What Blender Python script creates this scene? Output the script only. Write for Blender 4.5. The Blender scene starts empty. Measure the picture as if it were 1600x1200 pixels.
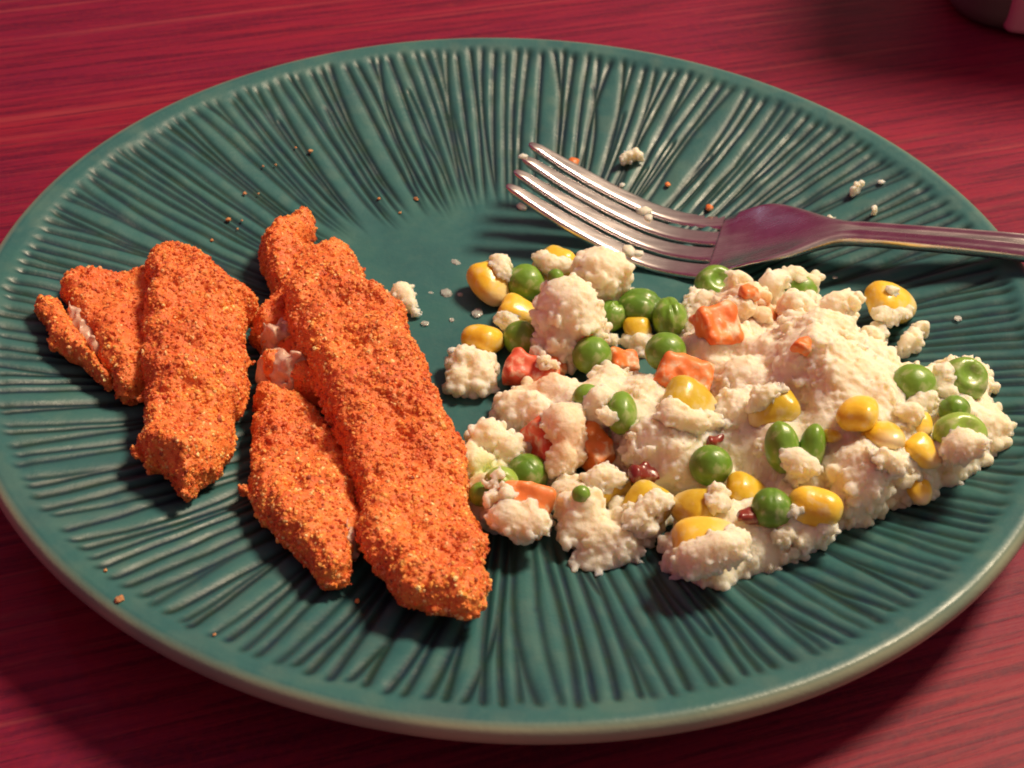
import bpy, math, numpy as np
from mathutils import Vector, Matrix
from mathutils.bvhtree import BVHTree
R = math.radians
C = bpy.context.scene.collection
sc = bpy.context.scene

# ------------------------------------------------------------------ camera
CAM = np.array([-0.00063694, -0.2890527, 0.24011561])
PITCH, ROLL, HF = 0.711172, 0.04687, R(38)
fwd = np.array([0, math.cos(PITCH), -math.sin(PITCH)])
rt = np.array([1.0, 0, 0]); up = np.cross(rt, fwd)
r2 = rt*math.cos(ROLL) + up*math.sin(ROLL)
u2 = -rt*math.sin(ROLL) + up*math.cos(ROLL)
FPX = 800/math.tan(HF/2)
cd = bpy.data.cameras.new('camera'); cam = bpy.data.objects.new('camera', cd); C.objects.link(cam)
cam.matrix_world = Matrix(((r2[0], u2[0], -fwd[0], CAM[0]), (r2[1], u2[1], -fwd[1], CAM[1]), (r2[2], u2[2], -fwd[2], CAM[2]), (0, 0, 0, 1)))
cd.angle = HF; cd.clip_start = 0.01; cd.clip_end = 20
cd.dof.use_dof = True; cd.dof.focus_distance = 0.345; cd.dof.aperture_fstop = 30.0
sc.camera = cam

# ------------------------------------------------------------------ light
w = bpy.data.worlds.new('World'); sc.world = w; w.use_nodes = True
wt = w.node_tree; wtc = wt.nodes.new('ShaderNodeTexCoord'); wsx = wt.nodes.new('ShaderNodeSeparateXYZ'); wrm = wt.nodes.new('ShaderNodeValToRGB'); wmr = wt.nodes.new('ShaderNodeMapRange')
wt.links.new(wtc.outputs['Generated'], wsx.inputs[0]); wt.links.new(wsx.outputs[0], wmr.inputs[0]); wmr.inputs[1].default_value = -1; wmr.inputs[2].default_value = 1
wt.links.new(wmr.outputs[0], wrm.inputs[0]); e_ = wrm.color_ramp.elements; wrm.color_ramp.interpolation = 'EASE'
e_[0].position = 0.30; e_[0].color = (0.34, 0.045, 0.12, 1); e_[1].position = 0.72; e_[1].color = (0.50, 0.39, 0.31, 1)   # dark plum side of the room, paler wall to the right
wt.links.new(wrm.outputs[0], wt.nodes['Background'].inputs[0]); wt.nodes['Background'].inputs[1].default_value = 0.72
def lamp(name, loc, target, size, power, color):
    l = bpy.data.lights.new(name, 'AREA'); l.shape = 'DISK'; l.size = size; l.energy = power; l.color = color
    o = bpy.data.objects.new(name, l); C.objects.link(o); o.location = loc
    o.rotation_euler = (Vector(target)-Vector(loc)).to_track_quat('-Z', 'Y').to_euler()
    return o
LD = Vector((0.58, 0.46, 1.0)).normalized()
lamp('ceiling_lamp', LD*1.3, (0, 0, 0), 0.30, 24.0, (1.0, 0.79, 0.55))
lamp('far_room_lamp', (-1.1, 1.2, 0.95), (0, 0, 0), 0.10, 0.55, (0.60, 0.82, 1.0))
sc.view_settings.view_transform = 'Standard'; sc.view_settings.look = 'None'
sc.view_settings.exposure = 0.0; sc.view_settings.gamma = 1.0
sc.cycles.max_bounces = 6
sc.cycles.filter_width = 1.9

# ------------------------------------------------------------------ helpers
def at(px, py, z):
    d = fwd*FPX + r2*(px-800) + u2*(600-py)
    return CAM + d*(z-CAM[2])/d[2]
def ray(px, py):
    d = fwd*FPX + r2*(px-800) + u2*(600-py)
    return d/np.linalg.norm(d)
def tag(o, label=None, cat=None, group=None, kind=None):
    if label: o['label'] = label
    if cat: o['category'] = cat
    if group: o['group'] = group
    if kind: o['kind'] = kind
    return o
def mesh(name, V, F, mat, smooth=True, col=None, F3=None):
    """V (n,3); F list/array of quads or tris"""
    V = np.asarray(V, np.float32); me = bpy.data.meshes.new(name)
    arrs = [np.asarray(a, np.int32) for a in ([F] if F3 is None else [F, F3]) if len(a)]
    me.vertices.add(len(V)); me.vertices.foreach_set('co', V.ravel())
    loops = np.concatenate([a.ravel() for a in arrs])
    tot = np.concatenate([np.full(len(a), a.shape[1], np.int32) for a in arrs])
    start = np.concatenate([[0], np.cumsum(tot)[:-1]]).astype(np.int32)
    me.loops.add(len(loops)); me.loops.foreach_set('vertex_index', loops)
    me.polygons.add(len(tot)); me.polygons.foreach_set('loop_start', start); me.polygons.foreach_set('loop_total', tot)
    me.update(calc_edges=True)
    me.polygons.foreach_set('use_smooth', np.full(len(tot), smooth))
    if col is not None:
        a = me.color_attributes.new('tint', 'FLOAT_COLOR', 'POINT')
        cc = np.ones((len(V), 4), np.float32); cc[:, :col.shape[1]] = col
        a.data.foreach_set('color', cc.ravel())
    if mat: me.materials.append(mat)
    me.validate()
    return me
def link(name, me, loc=(0, 0, 0), parent=None):
    o = bpy.data.objects.new(name, me); C.objects.link(o); o.location = loc
    if parent: o.parent = parent
    return o
def obj(name, V, F, mat, loc=None, parent=None, **k):
    V = np.asarray(V, float)
    if loc is None: loc = (0, 0, 0)
    base = np.array(loc, float)
    if parent is not None: base = base + np.array(parent.location)
    return link(name, mesh(name, V-base, F, mat, **k), loc, parent)
def empty(name, loc):
    o = bpy.data.objects.new(name, None); C.objects.link(o); o.location = loc; o.empty_display_size = 0.01
    return o

# value noise in numpy
_rng = np.random.default_rng(7)
_LAT = _rng.random((64, 64, 64)).astype(np.float32)
def vnoise(P, freq, off=0.0):
    q = np.asarray(P, np.float32)*freq + off + 100.0
    i = np.floor(q).astype(np.int32); f = q-i; f = f*f*(3-2*f); i &= 63; j = (i+1) & 63
    x0, y0, z0 = i[..., 0], i[..., 1], i[..., 2]; x1, y1, z1 = j[..., 0], j[..., 1], j[..., 2]
    fx, fy, fz = f[..., 0], f[..., 1], f[..., 2]
    a = _LAT[x0, y0, z0]*(1-fx)+_LAT[x1, y0, z0]*fx; b = _LAT[x0, y1, z0]*(1-fx)+_LAT[x1, y1, z0]*fx
    c = _LAT[x0, y0, z1]*(1-fx)+_LAT[x1, y0, z1]*fx; d = _LAT[x0, y1, z1]*(1-fx)+_LAT[x1, y1, z1]*fx
    return ((a*(1-fy)+b*fy)*(1-fz)+(c*(1-fy)+d*fy)*fz)*2-1
def cell(P, freq, off=0.0):
    """worley F1 distance (0..~1) for pebbly surfaces"""
    q = np.asarray(P, np.float32)*freq + off + 50.0
    i = np.floor(q).astype(np.int32); best = np.full(q.shape[:-1], 9.0, np.float32)
    for dx in (-1, 0, 1):
        for dy in (-1, 0, 1):
            for dz in (-1, 0, 1):
                j = i + np.array((dx, dy, dz), np.int32); k = j & 63
                px = _LAT[k[..., 0], k[..., 1], k[..., 2]]; py = _LAT[k[..., 1], k[..., 2], k[..., 0]]; pz = _LAT[k[..., 2], k[..., 0], k[..., 1]]
                d = (j[..., 0]+px-q[..., 0])**2+(j[..., 1]+py-q[..., 1])**2+(j[..., 2]+pz-q[..., 2])**2
                best = np.minimum(best, d)
    return np.sqrt(best)
def surface_nets(S, org, h):
    """zero surface of a scalar grid S (negative inside) -> verts, quads"""
    ins = S < 0
    c = ins[:-1, :-1, :-1].astype(np.int8)
    n = sum(ins[a:S.shape[0]-1+a, b:S.shape[1]-1+b, d:S.shape[2]-1+d].astype(np.int8) for a in (0, 1) for b in (0, 1) for d in (0, 1))
    act = (n > 0) & (n < 8)
    idx = np.argwhere(act); ids = np.full(act.shape, -1, np.int32); ids[act] = np.arange(len(idx))
    acc = np.zeros((len(idx), 3), np.float32); cnt = np.zeros(len(idx), np.float32)
    corners = [(a, b, d) for a in (0, 1) for b in (0, 1) for d in (0, 1)]
    val = {k: S[idx[:, 0]+k[0], idx[:, 1]+k[1], idx[:, 2]+k[2]] for k in corners}
    for ax in range(3):
        for k in corners:
            if k[ax]: continue
            k2 = list(k); k2[ax] = 1; k2 = tuple(k2); a, b = val[k], val[k2]
            m = (a < 0) != (b < 0); t = np.where(m, a/np.where(m, a-b, 1), 0)
            p = np.tile(np.array(k, np.float32), (len(idx), 1)); p[:, ax] = t
            acc += p*m[:, None]; cnt += m
    V = (idx + acc/cnt[:, None])*h + org
    Q = []
    for ax in range(3):
        a = [slice(None)]*3; b = [slice(None)]*3; a[ax] = slice(0, -1); b[ax] = slice(1, None)
        A, B = ins[tuple(a)], ins[tuple(b)]
        o1, o2 = [(1, 2), (2, 0), (0, 1)][ax]
        e = np.argwhere(A != B); ok = (e[:, o1] > 0) & (e[:, o2] > 0) & (e[:, o1] < S.shape[o1]-1) & (e[:, o2] < S.shape[o2]-1); e = e[ok]
        sgn = A[tuple(e.T)]
        def g(d1, d2):
            k = e.copy(); k[:, o1] -= d1; k[:, o2] -= d2; return ids[tuple(k.T)]
        q = np.stack([g(1, 1), g(0, 1), g(0, 0), g(1, 0)], 1)
        q[~sgn] = q[~sgn][:, ::-1]; Q.append(q)
    return V, np.concatenate(Q)
def vnormals(V, F):
    n = np.cross(V[F[:, 2]]-V[F[:, 0]], V[F[:, -1]]-V[F[:, 1]]) if F.shape[1] == 4 else np.cross(V[F[:, 1]]-V[F[:, 0]], V[F[:, 2]]-V[F[:, 0]])
    N = np.zeros_like(V)
    for k in range(F.shape[1]): np.add.at(N, F[:, k], n)
    return N/(np.linalg.norm(N, axis=1)[:, None]+1e-20)
def ico(sub):
    import bmesh
    bm = bmesh.new(); bmesh.ops.create_icosphere(bm, subdivisions=sub, radius=1)
    V = np.array([v.co[:] for v in bm.verts]); F = np.array([[v.index for v in f.verts] for f in bm.faces]); bm.free()
    return V, F
ICO1, ICO2, ICO3 = ico(1), ico(2), ico(3)
def randrot(n, rg):
    q = rg.normal(size=(n, 4)); q /= np.linalg.norm(q, axis=1)[:, None]; a, b, c, d = q.T
    return np.stack([1-2*(c*c+d*d), 2*(b*c-a*d), 2*(b*d+a*c), 2*(b*c+a*d), 1-2*(b*b+d*d), 2*(c*d-a*b), 2*(b*d-a*c), 2*(c*d+a*b), 1-2*(b*b+c*c)], 1).reshape(-1, 3, 3)
def scatter(P, sizes, rg, base=ICO1, rough=0.35, aniso=0.4):
    """many small irregular chunks at points P -> V, F, index of chunk per vertex"""
    bv, bf = base; n = len(P)
    v = bv[None]*(1+rough*(rg.random((n, len(bv), 1))-0.5)*2)*(1+aniso*(rg.random((n, 1, 3))*2-1))
    v = np.einsum('nij,nkj->nki', randrot(n, rg), v)*sizes[:, None, None]+P[:, None]
    F = (bf[None]+np.arange(n)[:, None, None]*len(bv)).reshape(-1, 3)
    return v.reshape(-1, 3), F, np.repeat(np.arange(n), len(bv))

# ------------------------------------------------------------------ materials
def newmat(name):
    m = bpy.data.materials.new(name); m.use_nodes = True; nt = m.node_tree
    return m, nt, nt.nodes['Principled BSDF']
def nd(nt, t, **k):
    n = nt.nodes.new(t)
    for a, b in k.items():
        if a in n.inputs: n.inputs[a].default_value = b
        else: setattr(n, a, b)
    return n
def coords(nt, scale=(1, 1, 1), out='Object'):
    tc = nd(nt, 'ShaderNodeTexCoord'); mp = nd(nt, 'ShaderNodeMapping'); mp.inputs['Scale'].default_value = scale
    nt.links.new(tc.outputs[out], mp.inputs['Vector']); return mp.outputs[0]
def ramp(nt, src, stops):
    r = nd(nt, 'ShaderNodeValToRGB'); e = r.color_ramp.elements
    while len(e) < len(stops): e.new(0.5)
    for i, (p, c) in enumerate(stops): e[i].position = p; e[i].color = (*c, 1) if len(c) == 3 else c
    nt.links.new(src, r.inputs[0]); return r.outputs[0]
def noise(nt, vec, scale, detail=4, rough=0.55, dist=0.0):
    n = nd(nt, 'ShaderNodeTexNoise'); n.inputs['Scale'].default_value = scale; n.inputs['Detail'].default_value = detail
    n.inputs['Roughness'].default_value = rough; n.inputs['Distortion'].default_value = dist
    nt.links.new(vec, n.inputs['Vector']); return n.outputs['Fac']
def mixc(nt, fac, a, b, mode='MIX'):
    m = nd(nt, 'ShaderNodeMix'); m.data_type = 'RGBA'; m.blend_type = mode
    for s, v in ((0, fac), (6, a), (7, b)):
        if hasattr(v, 'links'): nt.links.new(v, m.inputs[s])
        else: m.inputs[s].default_value = v if s == 0 else (*v, 1)
    return m.outputs[2]
def bump(nt, h, dist, strength=1.0, nrm=None):
    b = nd(nt, 'ShaderNodeBump'); b.inputs['Distance'].default_value = dist; b.inputs['Strength'].default_value = strength
    nt.links.new(h, b.inputs['Height'])
    if nrm: nt.links.new(nrm, b.inputs['Normal'])
    return b.outputs[0]
def sss(b, wgt, radius, scale=1.0):
    b.inputs['Subsurface Weight'].default_value = wgt; b.inputs['Subsurface Radius'].default_value = radius; b.inputs['Subsurface Scale'].default_value = scale

def mat_table():
    m, nt, b = newmat('red_stained_wood')
    mp = nd(nt, 'ShaderNodeMapping'); tc = nd(nt, 'ShaderNodeTexCoord'); nt.links.new(tc.outputs['Object'], mp.inputs['Vector'])
    mp.inputs['Rotation'].default_value = (0, 0, R(-20)); rot = mp.outputs[0]
    def st(sx, sy):
        q = nd(nt, 'ShaderNodeMapping'); q.inputs['Scale'].default_value = (sx, sy, 1); nt.links.new(rot, q.inputs['Vector']); return q.outputs[0]
    broad = noise(nt, st(4, 14), 1.0, 4, 0.6, 0.5)
    grain = noise(nt, st(16, 420), 1.0, 6, 0.72, 0.3)
    fine = noise(nt, st(60, 900), 1.0, 4, 0.75)
    blot = noise(nt, rot, 500, 4, 0.7)
    lines = noise(nt, st(5, 210), 1.0, 2, 0.5, 0.15)
    c = ramp(nt, broad, [(0.32, (0.140, 0.009, 0.040)), (0.5, (0.210, 0.012, 0.040)), (0.70, (0.300, 0.017, 0.032))])
    c = mixc(nt, ramp(nt, grain, [(0.42, (0.72,)*3), (0.54, (0, 0, 0))]), c, (0.070, 0.006, 0.026))
    c = mixc(nt, ramp(nt, blot, [(0.45, (0, 0, 0)), (0.75, (0.40,)*3)]), c, (0.29, 0.014, 0.026))
    c = mixc(nt, ramp(nt, lines, [(0.60, (0, 0, 0)), (0.70, (0.24,)*3)]), c, (0.38, 0.085, 0.085))
    c = mixc(nt, ramp(nt, fine, [(0.54, (0, 0, 0)), (0.72, (0.34,)*3)]), c, (0.33, 0.05, 0.05))
    nt.links.new(c, b.inputs['Base Color'])
    b.inputs['Roughness'].default_value = 0.50; b.inputs['Specular IOR Level'].default_value = 0.14
    nt.links.new(bump(nt, grain, 0.0004, 0.4, bump(nt, blot, 0.0002, 0.35)), b.inputs['Normal'])
    return m
def mat_plate():
    m, nt, b = newmat('teal_glaze')
    at_ = nd(nt, 'ShaderNodeAttribute', attribute_name='tint')
    v = coords(nt)
    n1 = noise(nt, v, 45, 4, 0.6); n2 = noise(nt, v, 420, 3, 0.6)
    sep = nd(nt, 'ShaderNodeSeparateColor'); nt.links.new(at_.outputs['Color'], sep.inputs[0])
    base = ramp(nt, n1, [(0.3, (0.026, 0.108, 0.120)), (0.5, (0.032, 0.128, 0.134)), (0.75, (0.046, 0.150, 0.140))])
    base = mixc(nt, ramp(nt, n2, [(0.5, (0, 0, 0)), (0.8, (0.14,)*3)]), base, (0.11, 0.19, 0.155))
    pooled = ramp(nt, noise(nt, v, 150, 3), [(0.35, (0.007, 0.030, 0.048)), (0.65, (0.010, 0.040, 0.032))])
    c = mixc(nt, sep.outputs[0], base, pooled)          # glaze pooled in the grooves
    c = mixc(nt, sep.outputs[1], c, (0.30, 0.33, 0.23))  # thin glaze over the clay at the lip
    nt.links.new(c, b.inputs['Base Color'])
    rgh = mixc(nt, ramp(nt, noise(nt, v, 60, 5, 0.7, 1.0), [(0.48, (0, 0, 0)), (0.66, (1, 1, 1))]), (0.46,)*3, (0.32,)*3)   # greasy film
    nt.links.new(mixc(nt, ramp(nt, sep.outputs[1], [(0.1, (0, 0, 0)), (0.7, (1, 1, 1))]), rgh, (0.13,)*3), b.inputs['Roughness']); b.inputs['Specular IOR Level'].default_value = 0.30
    nt.links.new(bump(nt, noise(nt, v, 900, 3), 0.00010, 0.6, bump(nt, n1, 0.0006, 0.5)), b.inputs['Normal'])
    return m
def mat_steel():
    m, nt, b = newmat('worn_stainless_steel')
    v = coords(nt, (1, 1, 1)); n = noise(nt, v, 300, 5, 0.6)
    vs = coords(nt, (25, 500, 200)); s = noise(nt, vs, 1.0, 3)
    nt.links.new(ramp(nt, n, [(0.3, (0.56, 0.50, 0.50)), (0.7, (0.68, 0.62, 0.62))]), b.inputs['Base Color'])
    b.inputs['Metallic'].default_value = 1
    rr = ramp(nt, s, [(0.3, (0.20,)*3), (0.75, (0.33,)*3)]); nt.links.new(rr, b.inputs['Roughness'])
    nt.links.new(bump(nt, s, 0.00002, 0.5), b.inputs['Normal'])
    return m
def mat_bread(tint_attr):
    m, nt, b = newmat('crumb' if tint_attr else 'fried_breading')
    v = coords(nt)
    if tint_attr:
        a = nd(nt, 'ShaderNodeAttribute', attribute_name='tint'); c = a.outputs['Color']
        c = mixc(nt, ramp(nt, noise(nt, v, 1500, 2), [(0.3, (0, 0, 0)), (0.7, (0.35,)*3)]), c, (0.62, 0.15, 0.03))
    else:
        big = noise(nt, v, 70, 3, 0.6); sm = noise(nt, v, 700, 4, 0.7)
        c = ramp(nt, sm, [(0.28, (0.74, 0.12, 0.034)), (0.42, (0.88, 0.20, 0.046)), (0.58, (0.92, 0.27, 0.060)), (0.74, (0.94, 0.40, 0.12))])
        c = mixc(nt, ramp(nt, big, [(0.38, (0.5,)*3), (0.60, (0, 0, 0))]), c, (0.70, 0.095, 0.034))
    nt.links.new(c, b.inputs['Base Color'])
    b.inputs['Roughness'].default_value = 0.48; b.inputs['Specular IOR Level'].default_value = 0.45
    sss(b, 0.0 if tint_attr else 0.3, (0.0015, 0.0007, 0.0004))
    nt.links.new(bump(nt, noise(nt, v, 1800, 3, 0.7), 0.0003, 0.8), b.inputs['Normal'])
    return m
def mat_flesh():
    m, nt, b = newmat('white_flesh')
    v = coords(nt); n = noise(nt, v, 240, 4, 0.6, 0.5)
    nt.links.new(ramp(nt, n, [(0.3, (0.52, 0.26, 0.17)), (0.5, (0.64, 0.42, 0.32)), (0.72, (0.74, 0.58, 0.48))]), b.inputs['Base Color'])
    b.inputs['Roughness'].default_value = 0.34; sss(b, 0.35, (0.003, 0.0015, 0.001))
    nt.links.new(bump(nt, n, 0.0006, 0.6), b.inputs['Normal'])
    return m
def mat_mash():
    m, nt, b = newmat('white_mash')
    v = coords(nt); n = noise(nt, v, 110, 4, 0.6); f = noise(nt, v, 900, 3, 0.6)
    c = ramp(nt, n, [(0.3, (0.80, 0.70, 0.49)), (0.5, (0.85, 0.78, 0.61)), (0.7, (0.88, 0.83, 0.70))])
    a = nd(nt, 'ShaderNodeAttribute', attribute_name='tint')   # juice of the vegetables soaked in
    c = mixc(nt, 1.0, c, a.outputs['Color'], 'MULTIPLY')
    nt.links.new(c, b.inputs['Base Color'])
    b.inputs['Roughness'].default_value = 0.55; b.inputs['Specular IOR Level'].default_value = 0.25
    sss(b, 0.85, (0.0060, 0.0045, 0.0028))
    nt.links.new(bump(nt, f, 0.0006, 0.6), b.inputs['Normal'])
    return m
def mat_veg(name, dark, mid, light, rough=0.34, sc_=160, coat=0.16, film=0.40, tip=None, rad=(0.002, 0.0015, 0.0005), bmp=0.0002):
    m, nt, b = newmat(name)
    v = coords(nt); n = noise(nt, v, sc_, 3, 0.55)
    c = ramp(nt, n, [(0.3, dark), (0.5, mid), (0.72, light)])
    oi = nd(nt, 'ShaderNodeObjectInfo'); c = mixc(nt, 1.0, c, ramp(nt, oi.outputs['Random'], [(0.0, (0.72, 0.80, 0.8)), (0.5, (1, 1, 1)), (1.0, (1.0, 1.0, 1.0))]), 'MULTIPLY')   # each piece its own ripeness
    c = mixc(nt, ramp(nt, oi.outputs['Random'], [(0.55, (0, 0, 0)), (1.0, (0.35,)*3)]), c, light)
    if tip:
        a = nd(nt, 'ShaderNodeAttribute', attribute_name='tint'); sp_ = nd(nt, 'ShaderNodeSeparateColor'); nt.links.new(a.outputs['Color'], sp_.inputs[0]); c = mixc(nt, sp_.outputs[0], c, tip)
    fm = noise(nt, v, 330, 4, 0.6, 0.3)      # thin smears of mash
    c = mixc(nt, ramp(nt, fm, [(0.52, (0, 0, 0)), (0.66, (film,)*3)]), c, (0.78, 0.70, 0.52))
    nt.links.new(c, b.inputs['Base Color'])
    b.inputs['Roughness'].default_value = rough; b.inputs['Coat Weight'].default_value = coat; b.inputs['Coat Roughness'].default_value = 0.12
    sss(b, 0.25, rad)
    nt.links.new(bump(nt, noise(nt, v, 500, 3), bmp, 0.7), b.inputs['Normal'])
    return m
M = dict(table=mat_table(), plate=mat_plate(), steel=mat_steel(), bread=mat_bread(False), crumb=mat_bread(True), flesh=mat_flesh(), mash=mat_mash(),
    pea=mat_veg('pea_skin', (0.105, 0.240, 0.020), (0.160, 0.330, 0.030), (0.24, 0.42, 0.055), 0.36, film=0.30),
    peaopen=mat_veg('pea_flesh', (0.20, 0.36, 0.04), (0.28, 0.46, 0.06), (0.38, 0.56, 0.12), 0.35),
    corn=mat_veg('corn_skin', (0.82, 0.48, 0.020), (0.90, 0.60, 0.045), (0.92, 0.68, 0.11), 0.30, film=0.40, tip=(0.86, 0.72, 0.40)),
    corncut=mat_veg('corn_pulp', (0.80, 0.52, 0.10), (0.84, 0.62, 0.20), (0.86, 0.70, 0.35), 0.4),
    carrot=mat_veg('carrot_flesh', (0.78, 0.14, 0.025), (0.84, 0.21, 0.040), (0.88, 0.32, 0.10), 0.5, coat=0.05, film=0.7),
    carrotred=mat_veg('red_carrot_flesh', (0.66, 0.08, 0.035), (0.74, 0.12, 0.05), (0.82, 0.22, 0.08), 0.5, coat=0.05, film=0.7),
    darkred=mat_veg('dark_red_skin', (0.14, 0.012, 0.012), (0.24, 0.025, 0.018), (0.36, 0.07, 0.03), 0.3))
def mat_plain(name, c1, c2, rough, scale=200, metal=0.0, **k):
    m, nt, b = newmat(name); v = coords(nt); n = noise(nt, v, scale, 3)
    nt.links.new(ramp(nt, n, [(0.3, c1), (0.7, c2)]), b.inputs['Base Color']); b.inputs['Roughness'].default_value = rough; b.inputs['Metallic'].default_value = metal
    return m
M['casing'] = mat_plain('grey_casing', (0.10, 0.085, 0.075), (0.13, 0.105, 0.095), 0.5, 60)
M['panel'] = mat_plain('pale_panel', (0.60, 0.26, 0.33), (0.68, 0.31, 0.38), 0.35, 40)
M['panel2'] = mat_plain('dull_panel', (0.34, 0.13, 0.16), (0.40, 0.16, 0.19), 0.4, 40)
m_, nt_, b_ = newmat('water'); b_.inputs['Base Color'].default_value = (0.9, 0.95, 0.92, 1); b_.inputs['Transmission Weight'].default_value = 0.65; b_.inputs['Roughness'].default_value = 0.10; b_.inputs['IOR'].default_value = 1.33
nt_.links.new(bump(nt_, noise(nt_, coords(nt_), 700, 2), 0.0002, 0.5), b_.inputs['Normal']); M['water'] = m_

# ------------------------------------------------------------------ table
V = []; n = 2
tv = np.array([(-1.2, -0.9, 0), (1.2, -0.9, 0), (1.2, 1.3, 0), (-1.2, 1.3, 0)], float)
tv = np.concatenate([tv, tv-np.array((0, 0, 0.03))])
o = obj('table_top', tv, [(0, 1, 2, 3), (4, 7, 6, 5), (0, 4, 5, 1), (1, 5, 6, 2), (2, 6, 7, 3), (3, 7, 4, 0)], M['table'], smooth=False)
tag(o, kind='structure')

# ------------------------------------------------------------------ plate
RIM = 0.130
PR = np.array([0, 0.050, 0.060, 0.068, 0.080, 0.100, 0.115, 0.1215, 0.1245, 0.1272, 0.1288, 0.1298, 0.1300, 0.1294, 0.1280, 0.124, 0.110, 0.080, 0.062, 0.058, 0.052, 0.050, 0])
PZ = np.array([0.0055, 0.0055, 0.0058, 0.0066, 0.0088, 0.0135, 0.0176, 0.0196, 0.0208, 0.0214, 0.0213, 0.0206, 0.0194, 0.0182, 0.0174, 0.0158, 0.0106, 0.0042, 0.0028, 0.0002, 0.0002, 0.0022, 0.0022])
NT = 9  # index of the last point of the upper side
def plate_z(r):
    return np.interp(r, PR[:NT+2], PZ[:NT+2])
NA = 2520
def smooth_prof(r): return plate_z(r)
rt_ = np.concatenate([np.linspace(0.004, 0.050, 10), np.linspace(0.0515, 0.1255, 120), np.linspace(0.1260, 0.1275, 5)])
# smoothed upper profile
kk = np.linspace(-0.004, 0.004, 17); zt = np.mean([np.interp(rt_+k, PR[:12], PZ[:12]) for k in kk*np.ones(17)], axis=0)
zt = np.where(rt_ > 0.119, np.interp(rt_, PR[:12], PZ[:12]), zt); mblend = np.clip((rt_-0.115)/0.004, 0, 1); zt = zt*(1-mblend)+np.interp(rt_, PR[:12], PZ[:12])*mblend
ru = np.array([0.1284, 0.1292, 0.1298, 0.1301, 0.1301, 0.1296, 0.1285, 0.127, 0.124, 0.118, 0.110, 0.095, 0.080, 0.068, 0.062, 0.0605, 0.059, 0.056, 0.0535, 0.052, 0.045, 0.004])
zu = np.array([0.0214, 0.0210, 0.0203, 0.0193, 0.0182, 0.0172, 0.0165, 0.0160, 0.0157, 0.0132, 0.0106, 0.0070, 0.0044, 0.0033, 0.0028, 0.0016, 0.0006, 0.0002, 0.0006, 0.0020, 0.0022, 0.0022])
RR = np.concatenate([rt_, ru]); ZZ = np.concatenate([zt, zu]); nr = len(RR)
th = np.linspace(0, 2*np.pi, NA, endpoint=False)
RG, TG = np.meshgrid(RR, th, indexing='ij'); ZG = np.repeat(ZZ[:, None], NA, 1)
groove = np.zeros_like(RG); wideg = np.zeros_like(RG); rg = np.random.default_rng(3)
NG = 216; nt_up = len(rt_)
for k in range(NG+24):
    t0 = 2*np.pi*k/NG + rg.normal(0, 0.0035) if k < NG else rg.random()*2*np.pi
    r_out = 0.1246+rg.normal(0, 0.0005) if k < NG else 0.085+0.03*rg.random()
    r_in = 0.0535+abs(rg.normal(0, 0.0060))
    slant = 0.035*math.sin(t0*3+0.8)+0.025*math.sin(t0*11+2)+rg.normal(0, 0.020)
    bend = rg.normal(0, 0.013); wd = 0.00080*(1+0.35*rg.random()); dp = 0.75+0.4*rg.random()
    rr = rt_; u = np.clip((r_out-rr)/(r_out-r_in), -0.3, 1.5)
    tc_ = t0+slant*u+bend*np.sin(np.pi*np.clip(u, 0, 1))
    amp = np.clip((r_out-rr)/0.003, 0, 1)*np.clip((rr-r_in)/0.016, 0, 1)
    amp = amp*amp*(3-2*amp)*dp
    for i in np.nonzero(amp > 0.01)[0]:
        wi = wd*math.sqrt(rr[i]/0.12); c0 = tc_[i]/(2*np.pi)*NA; hw = int(5*wd/rr[i]/(2*np.pi)*NA)+2
        j = np.arange(int(c0)-hw, int(c0)+hw+2); d = (j-c0)*2*np.pi/NA*rr[i]
        g = amp[i]*np.exp(-(d/wi)**2); jj = j % NA
        groove[i, jj] = np.maximum(groove[i, jj], g); wideg[i, jj] = np.maximum(wideg[i, jj], amp[i]*np.exp(-(d/(2.0*wi))**2))
XY = np.stack([RG*np.cos(TG), RG*np.sin(TG), 0*RG], -1)
fade = np.clip((RG-0.055)/0.02, 0, 1); fade[nt_up:] = 0
ZG = ZG-0.00034*groove-0.00028*wideg
ZG[:nt_up] += (0.00022*vnoise(XY[:nt_up], 180)+0.00035*vnoise(XY[:nt_up], 45, 9))*np.clip((0.124-RG[:nt_up])/0.004, 0, 1)
wob = 1+0.0016*np.sin(TG*2+1)+0.0009*np.sin(TG*5)
PV = np.stack([RG*np.cos(TG)*wob, RG*np.sin(TG)*wob, ZG], -1).reshape(-1, 3)
i0 = np.arange(nr-1)[:, None]*NA; j0 = np.arange(NA)[None]; j1 = (j0+1) % NA
PF = np.stack([i0+j0, i0+NA+j0, i0+NA+j1, i0+j1], -1).reshape(-1, 4)
lip = np.clip((RG-0.1278)/0.0014, 0, 1); lip[nt_up+10:] = 0.25
lip = np.clip(lip*(0.78+0.30*vnoise(XY, 90, 4)), 0, 1)
thin = 0.07*np.clip(1-groove*3, 0, 1)*np.clip(vnoise(XY, 260, 2)*1.5, 0, 1)*fade
pc = np.stack([np.clip(groove*1.1, 0, 1)**0.95, np.maximum(lip*0.95, thin), 0*lip], -1).reshape(-1, 3)
nv = len(PV); PV = np.concatenate([PV, [(0, 0, zt[0]), (0, 0, 0.0022)]]); pc = np.concatenate([pc, [(0, 0, 0), (0, 0.2, 0)]])
cap = np.array([(nv, j, (j+1) % NA) for j in range(NA)]+[(nv+1, (nr-1)*NA+(j+1) % NA, (nr-1)*NA+j) for j in range(NA)])
plate = obj('dinner_plate', PV, PF, M['plate'], col=pc.astype(np.float32), F3=cap)
tag(plate, 'round teal glazed plate with radiating grooves and pale lip on the red table', 'plate')
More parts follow.
